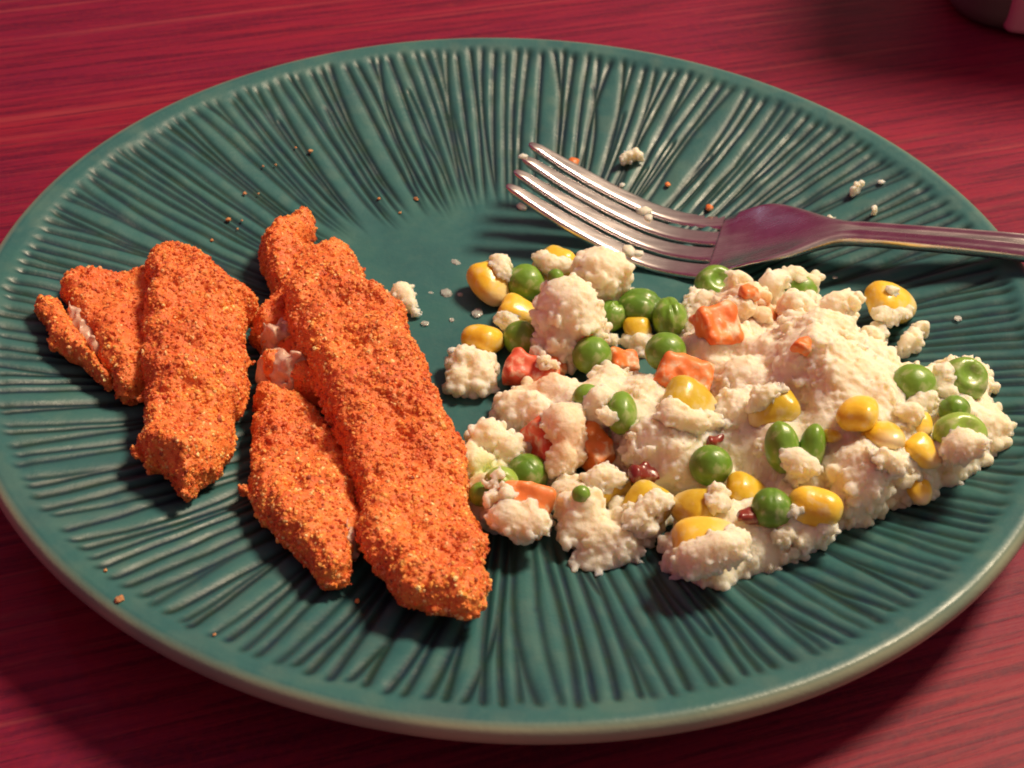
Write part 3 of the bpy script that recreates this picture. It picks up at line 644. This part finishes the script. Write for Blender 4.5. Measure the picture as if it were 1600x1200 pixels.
pea(1110, 728, 60, 'dark shiny pea with a white fleck in the front middle of the heap', 'round', 0.35)
pea(1206, 794, 58, 'pea in the front of the heap touching the large corn kernel', 'round', 0.35)
pea(824, 741, 60, 'dark pea behind the carrot cube at the left edge of the mash', 'round', 0.35)
pea(783, 756, 50, 'crushed pale pea left of the dark pea, near the long strip', 'wrinkled', 0.5, mat='peaopen')
pea(752, 772, 36, 'pea squeezed against the long strip under the mash', 'round', 0.5)
pea(908, 772, 26, 'edge of a pea showing behind the knobbly mash clump', 'round', 0.8)
# split pea with two halves
c = place(1245, 705, 0.004, 0.4); sp = empty('split_pea', c); tag(sp, 'pea split open into two upright halves in the front right of the heap', 'pea', 'green peas in and around the mash')
for (px, py, rz, s) in [(1222, 700, 0.3, (0.72, 0.8, 1.15)), (1268, 703, -0.25, (0.55, 0.7, 1.15))]:
    q = place(px, py, 0.004, 0.45); V, Q, T = pea_mesh(0.0052, 'round', px); V = (V*np.array(s))@rotm(R(-35), 0, rz).T
    obj('pea_half', V+q, Q, M['pea'], tuple(q-c), sp, F3=T)

def corn_mesh(L, seed, mash=False):
    V, Q, T = US; V = V.copy(); x, y, z = V.T
    e = 0.86; V = np.sign(V)*np.abs(V)**e; V /= np.maximum(1, (np.abs(V)**4).sum(1)**0.25)[:, None]
    x, y, z = V.T
    tap = 0.72+0.30*np.clip((y+1)/1.6, 0, 1)              # narrow towards the tip cap
    V = np.stack([x*tap*0.90, y*1.08, z*tap*0.66], 1)
    d = np.exp(-((x/0.5)**2+((y-0.9)/0.45)**2)); V[:, 1] -= 0.16*d
    tipc = np.clip((-V[:, 1]-0.35)/0.6, 0, 1)**1.2*0.9
    V = V*(1+0.06*vnoise(V, 1.3, seed)[:, None]+0.02*vnoise(V, 3.5, seed)[:, None]); return V*L/2, Q, T, np.stack([tipc]*3, 1)
def corn(px, py, L, rz, label, tilt=0.0, roll=0.0, sink=0.4, mat='corn', name='corn_kernel'):
    c = place(px, py, L/2/5800*0.75, sink); Lm = L*1.18/ppm(c)
    V, Q, T, tc = corn_mesh(Lm, px*0.1); V = V@rotm(R(tilt), R(roll), R(rz)).T
    o = link(name, mesh(name, V, Q, M[mat], F3=T, col=tc), c); tag(o, label, 'corn kernel', 'yellow corn kernels in and around the mash'); return o
corn(765, 442, 66, 30, 'glossy corn kernel at the far upper left edge of the mash', 20, 10, 0.1)
corn(862, 418, 68, -60, 'corn kernel with a notched pale crown right of the uppermost left pea', 25, -20, 0.1)
corn(810, 488, 56, 75, 'corn kernel lying left of the tall mash lump, above a mash dab', 15, 0, 0.2)
corn(757, 530, 62, 150, 'smooth corn kernel standing left of the mash dab, above the small loose clump', 30, 10, 0.1)
corn(998, 516, 44, 20, 'pale corn kernel half hidden below the broad wrinkled pea', 20, 0, 0.4)
corn(1078, 632, 80, 70, 'large shiny corn kernel in the middle of the heap below the carrot wedge', 25, -15, 0.45)
corn(1208, 640, 70, -70, 'round shiny corn kernel right above the split pea', 30, 10, 0.25)
corn(1342, 645, 66, 160, 'corn kernel set in the tall mash peak', 10, 20, 0.55)
corn(1382, 685, 64, 10, 'corn kernel standing upright right of the mash peak', -30, 0, 0.45)
corn(1442, 706, 54, 50, 'small corn kernel left of the open dimpled pea', 15, 0, 0.6)
corn(1438, 664, 40, 10, 'corn kernel deep in the gap under the shiny right pea', 15, 0, 0.5)
corn(1273, 795, 88, 165, 'largest corn kernel, facing forward in the lower right lobe of mash', 50, 0, 0.35)
corn(1168, 770, 62, 80, 'corn kernel between the dark shiny pea and the front pea', 20, 0, 0.35)
corn(1090, 796, 76, -130, 'corn kernel lying left of a translucent mash flake in the front of the heap', 20, 15, 0.3)
corn(1100, 846, 88, 95, 'wide corn kernel at the lower front edge, its lower half under mash', -15, 0, 0.35)
corn(945, 762, 70, -145, 'corn kernel partly coated in mash right of the red coated carrot', 25, 0, 0.3)
corn(1008, 795, 76, -35, 'mash covered corn kernel right of the knobbly clump', 20, 0, 0.45)
corn(1392, 474, 72, 100, 'lone corn kernel off the heap, on the grooved plate below the fork handle', 20, -10, 0.0)
corn(1437, 768, 40, 10, 'corner of a corn kernel showing in the right flank of the mash', 10, 0, 0.75)
corn(1300, 681, 24, 90, 'tiny yellow flake of corn right of the split pea', 0, 0, 0.4, name='corn_flake')

def cube_mesh(sx, sy, sz, seed, round_=0.45, h=0.00042):
    s = np.array([sx, sy, sz])/2; rr = min(s)*round_; lo = -s-0.0015; hi = s+0.0015
    ax = [np.arange(lo[i], hi[i], h) for i in range(3)]; P = np.stack(np.meshgrid(*ax, indexing='ij'), -1)
    q = np.abs(P)-(s-rr); S = np.linalg.norm(np.maximum(q, 0), axis=-1)+np.minimum(q.max(-1), 0)-rr
    S = S-0.0011*vnoise(P, 200, seed)-0.0005*vnoise(P, 520, seed); V, F = surface_nets(S.astype(np.float32), lo, h); return V, F
def carrot(px, py, size, rot, label, mat='carrot', sink=0.4, cat='carrot cube', name='carrot_cube', group='carrot cubes in the mash'):
    s = np.array(size)/5900; c = place(px, py, s.mean()/2, sink); V, F = cube_mesh(*s, px*0.13)
    V = V@rotm(*[R(a) for a in rot]).T
    o = link(name, mesh(name, V, F, M[mat]), c); tag(o, label, cat, group); return o
carrot(832, 582, (74, 44, 44), (20, 10, -15), 'long red carrot piece below the tall mash lump', 'carrotred', 0.15)
carrot(858, 580, (40, 36, 40), (10, 30, 35), 'orange carrot cube against the right end of the long red piece', 'carrot', 0.25)
carrot(968, 570, (50, 40, 44), (15, 20, 20), 'small red orange carrot cube between the white filmed pea and the carrot wedge', 'carrot', 0.25)
carrot(1068, 590, (72, 50, 40), (25, 10, -10), 'bright orange carrot wedge above the large shiny corn kernel', 'carrot', 0.4)
carrot(1118, 510, (60, 56, 40), (30, 15, 30), 'deep orange carrot cube sunk in the upper left of the heap', 'carrot', 0.45)
carrot(1164, 462, (26, 26, 26), (10, 20, 30), 'tiny orange carrot corner near the pea by the fork neck', 'carrot', 0.5)
carrot(1202, 498, (34, 24, 24), (10, 20, -30), 'small carrot shard in the middle of the upper heap', 'carrot', 0.5)
carrot(1252, 540, (22, 18, 18), (10, 20, -10), 'tiniest orange carrot speck on the slope of the mash peak', 'carrot', 0.5)
carrot(870, 690, (78, 70, 56), (30, 10, 30), 'big red carrot chunk wearing a thick coat of mash', 'carrotred', 0.15)
carrot(928, 700, (46, 60, 40), (20, 0, 40), 'orange carrot chunk right of the mash coated red one', 'carrot', 0.35)
carrot(815, 796, (70, 56, 56), (20, 10, -12), 'carrot cube at the bottom left of the mash, pink mash on its front', 'carrot', 0.25)
for (px, py, sz, lab) in [(1008, 742, (36, 26, 20), 'dark red scrap in the hollow left of the front mash ridge'), (1165, 808, (30, 16, 16), 'dark red scrap under the corn kernel in the front of the heap'), (1118, 688, (24, 10, 10), 'thin dark red shred below the large shiny corn kernel')]:
    carrot(px, py, sz, (10, 20, 20), lab, 'darkred', 0.35, 'red scrap', 'red_scrap', 'dark red scraps in the mash')

# mash dabs that sit on the vegetables
def dab(label, balls, seed, ngr=40, amp=0.7, front=0.0):
    B = []
    for px, py, r in balls:
        h_ = hit(px, py, TREES+VT); p = np.array(h_[0])-ray(px, py)*r*0.35; B.append((p, r))
    A = np.array([c for c, r in B]); rm = max(r for c, r in B)+0.0025; h = 0.0003
    g = mash_grid(A.min(0)-rm, A.max(0)+rm, h)
    for c, r in B: add_ball(g, c, r, 0.0009)
    V, F = finish(g, h, seed, amp*1.35, ngr*2+30)
    return mash_obj('mash_dab', label, 'mash', V, F, int(seed*10), ngr, 'dabs of mash clinging to the vegetables')
bpy.context.view_layer.update(); VT = []
for o in list(C.objects):
    if o.type == 'MESH' and o.name.split('.')[0] in ('pea', 'corn_kernel', 'carrot_cube', 'pea_half', 'red_scrap'):
        mw = np.array(o.matrix_world); co = np.empty(len(o.data.vertices)*3); o.data.vertices.foreach_get('co', co); co = co.reshape(-1, 3)@mw[:3, :3].T+mw[:3, 3]
        VT.append(BVHTree.FromPolygons([Vector(p) for p in co], [tuple(p.vertices) for p in o.data.polygons]))
dab('pointed dab of mash on top of the far left corn kernel', [(785, 412, .0022), (790, 425, .0024), (780, 400, .0012), (798, 420, .0014)], 11.1)
dab('scraped mash filling the notch of the second corn kernel', [(858, 412, .0022), (870, 425, .0024), (850, 402, .0014), (880, 414, .0016), (862, 432, .0018)], 11.4)
dab('mash dab between the left corn kernels and the dull pea', [(795, 505, .0028), (782, 498, .0020), (812, 512, .0024), (780, 548, .0020), (790, 555, .0022)], 11.8)
dab('mash tuft hanging over the orange piece at the tall lump', [(850, 565, .0020), (862, 570, .0018), (842, 552, .0022), (872, 560, .0014)], 12.1)
dab('star shaped mash dab below the pale corn kernel', [(1000, 532, .0022), (985, 540, .0022), (1015, 530, .0014), (1026, 525, .0009), (998, 550, .0024), (965, 545, .0022), (955, 535, .0016)], 12.5)
dab('round mash dab between the two peas in the left of the heap', [(940, 630, .0030), (938, 648, .0030), (950, 655, .0020), (930, 640, .0020), (960, 650, .0014)], 12.9)
dab('thick mash coat over the big red carrot chunk', [(880, 668, .0042), (890, 690, .0042), (880, 715, .0040), (870, 735, .0034), (900, 710, .0030), (895, 650, .0025), (862, 728, .0020)], 13.3, 90)
dab('mash smeared on the corn kernel right of the coated carrot', [(938, 742, .0030), (950, 735, .0028), (960, 745, .0020), (930, 752, .0020)], 13.8)
dab('mash crust on the corn kernel near the bottom centre', [(1015, 790, .0028), (1022, 775, .0022), (1000, 810, .0026), (1012, 820, .0024), (1035, 785, .0018)], 14.2)
dab('translucent mash flake between two front corn kernels', [(1122, 770, .0024), (1118, 785, .0024), (1128, 760, .0018), (1130, 788, .0018)], 14.6, 10, 0.3)
dab('mash covering the front of the wide corn kernel', [(1080, 878, .0030), (1100, 870, .0032), (1120, 862, .0034), (1140, 858, .0030), (1070, 890, .0020), (1150, 840, .0022), (1160, 820, .0022)], 15.0, 90)
dab('mash clinging under the largest corn kernel', [(1255, 842, .0032), (1275, 838, .0028), (1240, 820, .0024), (1228, 835, .0026), (1290, 826, .0018), (1244, 800, .0014)], 15.4, 70)
dab('mash stuck in the gap of the split pea', [(1240, 722, .0026), (1252, 735, .0026), (1228, 715, .0016), (1262, 728, .0016), (1244, 745, .0024)], 15.8)
dab('mash dab over the rounded corn kernel above the split pea', [(1195, 622, .0020), (1210, 610, .0018), (1182, 632, .0018), (1225, 608, .0014), (1196, 700, .0020), (1200, 690, .0016)], 16.2)
dab('mash coating on the deep orange carrot in the upper heap', [(1150, 500, .0036), (1165, 480, .0034), (1140, 470, .0028), (1170, 510, .0026), (1125, 488, .0016), (1188, 492, .0026)], 16.6, 80)
dab('mash crumbs below the shiny right pea', [(1432, 632, .0026), (1425, 650, .0024), (1446, 628, .0018), (1420, 634, .0016)], 17.0)
dab('mash patch on the dimpled pair at the right edge', [(1468, 608, .0024), (1478, 585, .0022), (1482, 615, .0022), (1492, 622, .0014), (1472, 595, .0018), (1540, 660, .0018)], 17.4)
dab('greenish mash over the front of the open dimpled pea', [(1500, 705, .0034), (1515, 700, .0030), (1488, 712, .0024), (1530, 712, .0026), (1510, 722, .0030), (1470, 705, .0018)], 17.8, 80)
dab('mash around the foot of the upright corn kernel', [(1375, 715, .0030), (1398, 712, .0030), (1388, 722, .0030), (1360, 705, .0022), (1345, 690, .0020)], 18.2, 60)
dab('mash smear on the base of the large shiny corn kernel', [(1062, 655, .0028), (1085, 662, .0028), (1105, 660, .0024), (1045, 650, .0022), (1055, 642, .0014)], 18.6, 60)
dab('pink mash on the front of the bottom left carrot cube', [(800, 815, .0030), (822, 820, .0030), (840, 812, .0024), (785, 805, .0022), (795, 792, .0014), (830, 790, .0012)], 19.0, 60)
dab('speck of mash on top of the lone corn kernel', [(1392, 452, .0010), (1398, 453, .0008)], 19.3, 4, 0.3)
dab('mash stuck under the lone corn kernel', [(1378, 492, .0018), (1395, 497, .0018), (1410, 490, .0018), (1420, 482, .0014)], 19.6, 20, 0.5)
dab('thin mash on the crushed pale pea', [(778, 742, .0014), (770, 755, .0016), (790, 768, .0016), (772, 775, .0018)], 19.9, 20, 0.5)

# ------------------------------------------------------------------ fork
A_ = at(1116, 388, 0.0072); B_ = at(1575, 388, 0.0245); nn = np.array([-(B_-A_)[1], (B_-A_)[0], 0]); nn /= np.linalg.norm(nn); ax_ = np.array([nn[1], -nn[0], 0])
pl = []
for q in [(812, 258), (859, 288), (911, 318), (970, 350), (1029, 375), (1080, 385), (1116, 388), (1160, 388), (1200, 384), (1245, 374), (1290, 363), (1340, 366), (1400, 370), (1500, 378), (1600, 387)]:
    d = ray(*q); t = ((A_-CAM)@nn)/(d@nn); wv_ = CAM+d*t; pl.append(((wv_-A_)@ax_, wv_[2]))
pl += [(pl[-1][0]+0.03, pl[-1][1]+0.001), (pl[-1][0]+0.08, pl[-1][1]-0.002)]
pl = np.array(pl)
sf = np.linspace(pl[0, 0], pl[-1, 0], 400); zf = np.interp(sf, pl[:, 0], pl[:, 1])
kz = np.ones(25)/25; zp = np.pad(zf, 12, mode='edge'); zp[:12] = zf[0]+(zf[0]-zf[1:13][::-1]); zp[-12:] = zf[-1]+(zf[-1]-zf[-13:-1][::-1]); zf = np.convolve(zp, kz, 'valid')
s0 = pl[0, 0]; hz = lambda s: np.interp(s, sf, zf)
WS = np.array([[s0, 0.0138], [s0+0.03, 0.0145], [-0.004, 0.0148], [0.006, 0.0149], [0.013, 0.0148], [0.018, 0.0135], [0.0225, 0.0108], [0.0265, 0.0075], [0.030, 0.0050], [0.034, 0.0038], [0.045, 0.0037], [0.060, 0.0040], [0.080, 0.0046], [0.12, 0.0062], [0.16, 0.0085]])
ss_ = np.linspace(s0, 0.16, 600); ww_ = np.interp(ss_, WS[:, 0], WS[:, 1]); wpd = np.pad(ww_, 12, mode='edge'); ww_ = np.convolve(wpd, np.ones(25)/25, 'valid'); wid = lambda s: np.interp(s, ss_, ww_)
s_end = pl[-1, 0]-0.002
def fork_sweep(stations, lohi, thick, dish, nu=17, ribs=None, caps=(1, 1)):
    """swept strip: for each s, lateral span [lo,hi], rounded rectangular section"""
    V = []; 
    for s in stations:
        lo, hi = lohi(s); th_ = thick(s); z0 = hz(s); mid = (lo+hi)/2; hw = (hi-lo)/2; W = wid(s)
        sl = (hz(s+0.001)-hz(s-0.001))/0.002; nz = np.array([-sl, 1])/math.hypot(1, sl)
        top = []; bot = []
        for k in range(nu):
            u = math.sin((k/(nu-1)-0.5)*math.pi); l = mid+u*hw
            e = math.sqrt(max(0, 1-abs(u)**7)); bow = dish(s)*((l/max(W, 1e-6))**2)
            rb = ribs(s, l/W) if ribs else 0
            top.append((l, th_*0.5*e+bow+rb*e)); bot.append((l, -th_*0.5*e+bow))
        ring = top+bot[::-1][1:-1]
        for l, q in ring: V.append(A_*np.array([1, 1, 0])+ax_*(s+q*nz[0])+nn*l+np.array([0, 0, z0+q*nz[1]]))
    n = len(ring); m = len(stations)
    F = [(i*n+j, i*n+(j+1) % n, (i+1)*n+(j+1) % n, (i+1)*n+j) for i in range(m-1) for j in range(n)]
    V = np.array(V); c0 = V[:n].mean(0); c1 = V[-n:].mean(0); N0 = len(V); V = np.concatenate([V, [c0, c1]])
    T = [(N0, (j+1) % n, j) for j in range(n)]+[(N0+1, (m-1)*n+j, (m-1)*n+(j+1) % n) for j in range(n)]
    T = [t for t in T if caps[0 if t[0] == N0 else 1]]
    return V, np.array(F), (np.array(T) if T else np.zeros((0, 3), int))
gap = 0.0018
slot_end = {0: 0.0015, 1: 0.0015, 2: 0.0015}
dish = lambda s: 0.0040*math.exp(-((s-0.013)/0.011)**2)
forkr = empty('fork', tuple(A_*np.array([1, 1, 0])+np.array([0, 0, 0.006])))
tag(forkr, 'steel dinner fork with four curved tines, its ridged handle across the plate rim', 'fork')
fl = np.array(forkr.location)
S_J = 0.0005  # where tines join the head
for k in range(4):
    def lohi(s, k=k):
        W = wid(s); tw = (2*W-3*gap*min(1, 1.0))/4; lo = -W+k*(tw+gap); hi = lo+tw
        t = np.clip((s-s0)/0.016, 0, 1); mid = (lo+hi)/2; hw = (hi-lo)/2*(0.42+0.58*math.sqrt(t)); 
        f = np.clip((s-(S_J-0.0030))/0.0030, 0, 1); hw = hw+(gap/2)*(f**4)*0.96   # slots close in a round end
        return mid-hw, mid+hw
    st_ = np.concatenate([[s0-0.0006, s0-0.0003], np.linspace(s0, S_J-0.004, 44), np.linspace(S_J-0.0035, S_J, 10)])
    def thk(s): return 0.0021*min(1, max(0.25, (s-s0+0.0006)/0.004+0.25))
    lh0 = lohi
    def lh(s, lh0=lh0):
        a, b = lh0(max(s, s0)); m_ = (a+b)/2
        if s < s0: q = (b-a)/2*(0.35 if s < s0-0.0004 else 0.75); return m_-q, m_+q
        return a, b
    V, F, T = fork_sweep(st_, lh, thk, lambda s: 0.0, 17, None, (1, 0))
    obj('tine', V, F, M['steel'], (0, 0, 0), forkr, F3=T)
def ribs(s, v):
    f = min(1, max(0, (s-0.031)/0.006)); return f*0.0010*(math.exp(-((abs(v)-0.50)/0.13)**2))-f*0.0002
th_all = lambda s: 0.0021+0.0020*min(1, max(0, (s-0.010)/0.022))
V, F, T = fork_sweep(np.linspace(S_J-0.0002, 0.033, 60), lambda s: (-wid(s), wid(s)), th_all, lambda s: dish(s)*min(1, max(0, (s-S_J)/0.004)), 33, ribs, (1, 0))
obj('fork_head', V, F, M['steel'], (0, 0, 0), forkr, F3=T)
V, F, T = fork_sweep(np.linspace(0.0330, s_end, 90), lambda s: (-wid(s), wid(s)), th_all, dish, 33, ribs, (0, 1))
obj('handle', V, F, M['steel'], (0, 0, 0), forkr, F3=T)
FT = []
for o in forkr.children:
    co = np.array([v.co[:] for v in o.data.vertices])+fl; FT.append(BVHTree.FromPolygons([Vector(p) for p in co], [tuple(p.vertices) for p in o.data.polygons]))

# bits on the fork and the plate
def bit(px, py, r, mat, name, label, cat, group, seed, trees, squash=0.6, lift=0.3, stretch=1.0, col=None, base=ICO2):
    h_ = hit(px, py, trees)
    if h_ is None: return
    rg = np.random.default_rng(seed); v, f = base; v = v*(1+0.25*(vnoise(v, 2.2, seed)[:, None])+0.18*vnoise(v, 5, seed)[:, None])
    v = v*np.array([stretch, 1, squash])*r; v = v@rotm(0, 0, rg.random()*6).T; c = np.array(h_[0])+np.array([0, 0, r*lift])
    cc = None if col is None else np.tile(np.array(col, np.float32), (len(v), 1))
    if mat == 'mash': cc = np.ones((len(v), 3), np.float32)
    o = link(name, mesh(name, v, f, M[mat], smooth=(mat != 'crumb'), col=cc), c); tag(o, label, cat, group); return o
for px, py, r, lab, sd in [(1006, 331, .0016, 'bit of mash on the second fork tine', 1), (1013, 341, .0012, 'bit of mash spilling into the slot beside the second tine', 2), (817, 245, .0010, 'speck of mash near the tip of the second tine', 3),
        (815, 324, .0013, 'drop of mash hanging on the tip of the lowest tine', 4), (982, 393, .0018, 'mash smear on the lowest tine right of the mash ball', 5), (997, 397, .0012, 'small mash crumb at the outer edge of the lowest tine', 6), (972, 290, .0008, 'tiny speck on the back edge of the uppermost tine', 7)]:
    bit(px, py, r, 'mash', 'mash_crumb', lab, 'crumb', 'specks of mash on the fork', sd, FT+TREES, 0.6, 0.2, 1.3)
for px, py, r, lab, sd in [(895, 257, .0018, 'orange carrot flake behind the uppermost fork tine', 11), (1043, 290, .0008, 'orange crumb on the grooves above the fork', 12), (1108, 326, .0011, 'orange crumb beside the top edge of the fork head', 13)]:
    bit(px, py, r, 'carrot', 'carrot_flake', lab, 'crumb', 'orange flakes near the fork', sd, TREES, 0.7, 0.4, 1.1)
pcr = [(485, 237, .0010, 'tan crumb high on the grooves above the hooked strip'), (462, 231, .0005, 'speck left of the tan crumb high on the grooves'), (382, 303, .0008, 'orange crumb left of the hooked strip tip'), (404, 303, .0005, 'speck right of the orange crumb by the hooked tip'), (357, 344, .0010, 'tan crumb farthest left of the hooked strip'), (378, 345, .0005, 'speck right of the tan crumb by the strips'), (371, 358, .0005, 'dark speck under the tan crumb by the strips'), (331, 376, .0007, 'faint crumb above the gap of the two strip pairs'),
       (411, 260, .0005, 'upper left speck on the grooves above the hooked tip'), (431, 258, .0005, 'upper right speck on the grooves above the hooked tip'), (592, 311, .0007, 'left tan crumb at the inner groove ends'), (650, 312, .0010, 'larger tan crumb at the inner groove ends'), (625, 333, .0006, 'low tan crumb at the inner groove ends'), (597, 448, .0007, 'golden crumb beside the top right of the long strip'), (187, 938, .0013, 'tan crumb near the lower left lip of the plate'), (165, 892, .0006, 'tiny crumb above the lower left lip'), (558, 940, .0008, 'dark crumb between the lower ends of the middle strips'), (335, 992, .0005, 'crumb on the lower left grooves'), (715, 410, .0005, 'speck on the bare centre of the plate')]
for i, (px, py, r, lab) in enumerate(pcr):
    bit(px, py, r*0.62, 'crumb', 'breadcrumb', lab, 'crumb', 'fallen breadcrumbs on the plate', 40+i, TREES, 0.7, 0.4, 1.2, col=[(0.50, 0.30, 0.13), (0.55, 0.24, 0.08), (0.45, 0.24, 0.11)][i % 3])
for i, (px, py, r, st, lab) in enumerate([(712, 411, .0011, 1.4, 'topmost water drop on the bare plate centre'), (697, 459, .0014, 1.3, 'largest water drop on the plate centre, right of the strip'), (719, 461, .0008, 1, 'round water drop next to the largest one'), (673, 458, .0005, 1.4, 'tiny water drop left of the largest one'), (664, 506, .0010, 1, 'water drop below the mash scrap'), (745, 490, .0014, 1.2, 'cloudy drop left of the upright corn kernel'), (706, 500, .0006, 1.2, 'faint drop on the plate centre above the loose clump'), (1497, 498, .0010, 1, 'lone water drop on the right grooves'), (1305, 434, .0006, 1, 'small drop under the fork handle')]):
    bit(px, py, r, 'water', 'water_drop', lab, 'drop', 'water drops on the plate', 70+i, TREES, 0.35, 0.15, st, base=ICO3)
bit(705, 548, .0009, 'mash', 'mash_crumb', 'faint mash speck above the small loose clump', 'crumb', 'specks of mash on the plate', 91, TREES, 0.5, 0.2, 1.3)
bit(1377, 285, .0009, 'mash', 'mash_crumb', 'faint mash speck right of the crumb near the rim', 'crumb', 'specks of mash on the plate', 92, TREES, 0.5, 0.2, 1.3)

# ------------------------------------------------------------------ appliance at the back right
def rbox(cx, cy, hx, hy, h, rc, rb, rz=0.0, z0=0.0, nseg=10):
    """box with rounded vertical corners (rc) and rounded bottom edge (rb)"""
    prof = [(rb*(1-math.sin(a)), rb*(1-math.cos(a))) for a in np.linspace(0, math.pi/2, 7)] + [(0, h*0.5), (0, h-0.004), (0.0012, h-0.0012), (0.004, h)]
    V = []; out = []
    for qx, qy, a0 in ((1, 1, 0), (-1, 1, 90), (-1, -1, 180), (1, -1, 270)):
        for a in np.linspace(a0, a0+90, nseg): out.append((qx*(hx-rc), qy*(hy-rc), math.cos(R(a)), math.sin(R(a))))
    for ins_, z in prof:
        for ox, oy, cx_, sy_ in out:
            x = ox+cx_*(rc-ins_); y = oy+sy_*(rc-ins_); V.append((cx+x*math.cos(rz)-y*math.sin(rz), cy+x*math.sin(rz)+y*math.cos(rz), z0+z))
    n = len(out); m = len(prof); F = [(i*n+j, i*n+(j+1) % n, (i+1)*n+(j+1) % n, (i+1)*n+j) for i in range(m-1) for j in range(n)]
    V += [(cx, cy, z0), (cx, cy, z0+h)]; T = [(m*n, (j+1) % n, j) for j in range(n)]+[(m*n+1, (m-1)*n+j, (m-1)*n+(j+1) % n) for j in range(n)]
    return np.array(V), np.array(F), np.array(T)
p0 = at(1572, 50, 0.0)
ap = empty('kitchen_appliance', (p0[0]+0.05, p0[1]+0.045, 0)); tag(ap, 'dark grey rounded appliance with pale pink panel, cut off at the upper right corner', 'appliance')
V, F, T = rbox(p0[0]+0.040, p0[1]+0.041, 0.055, 0.050, 0.135, 0.020, 0.008, R(-8)); obj('casing', V, F, M['casing'], (0, 0, 0), ap, F3=T)
V, F, T = rbox(p0[0]+0.0455, p0[1]+0.0385, 0.042, 0.050, 0.06, 0.004, 0.003, R(-8), 0.0015); obj('front_panel', V, F, M['panel'], (0, 0, 0), ap, F3=T)
V, F, T = rbox(p0[0]+0.0505, p0[1]+0.0377, 0.0405, 0.050, 0.008, 0.004, 0.003, R(-8), 0.0030); obj('lower_panel', V, F, M['panel2'], (0, 0, 0), ap, F3=T)
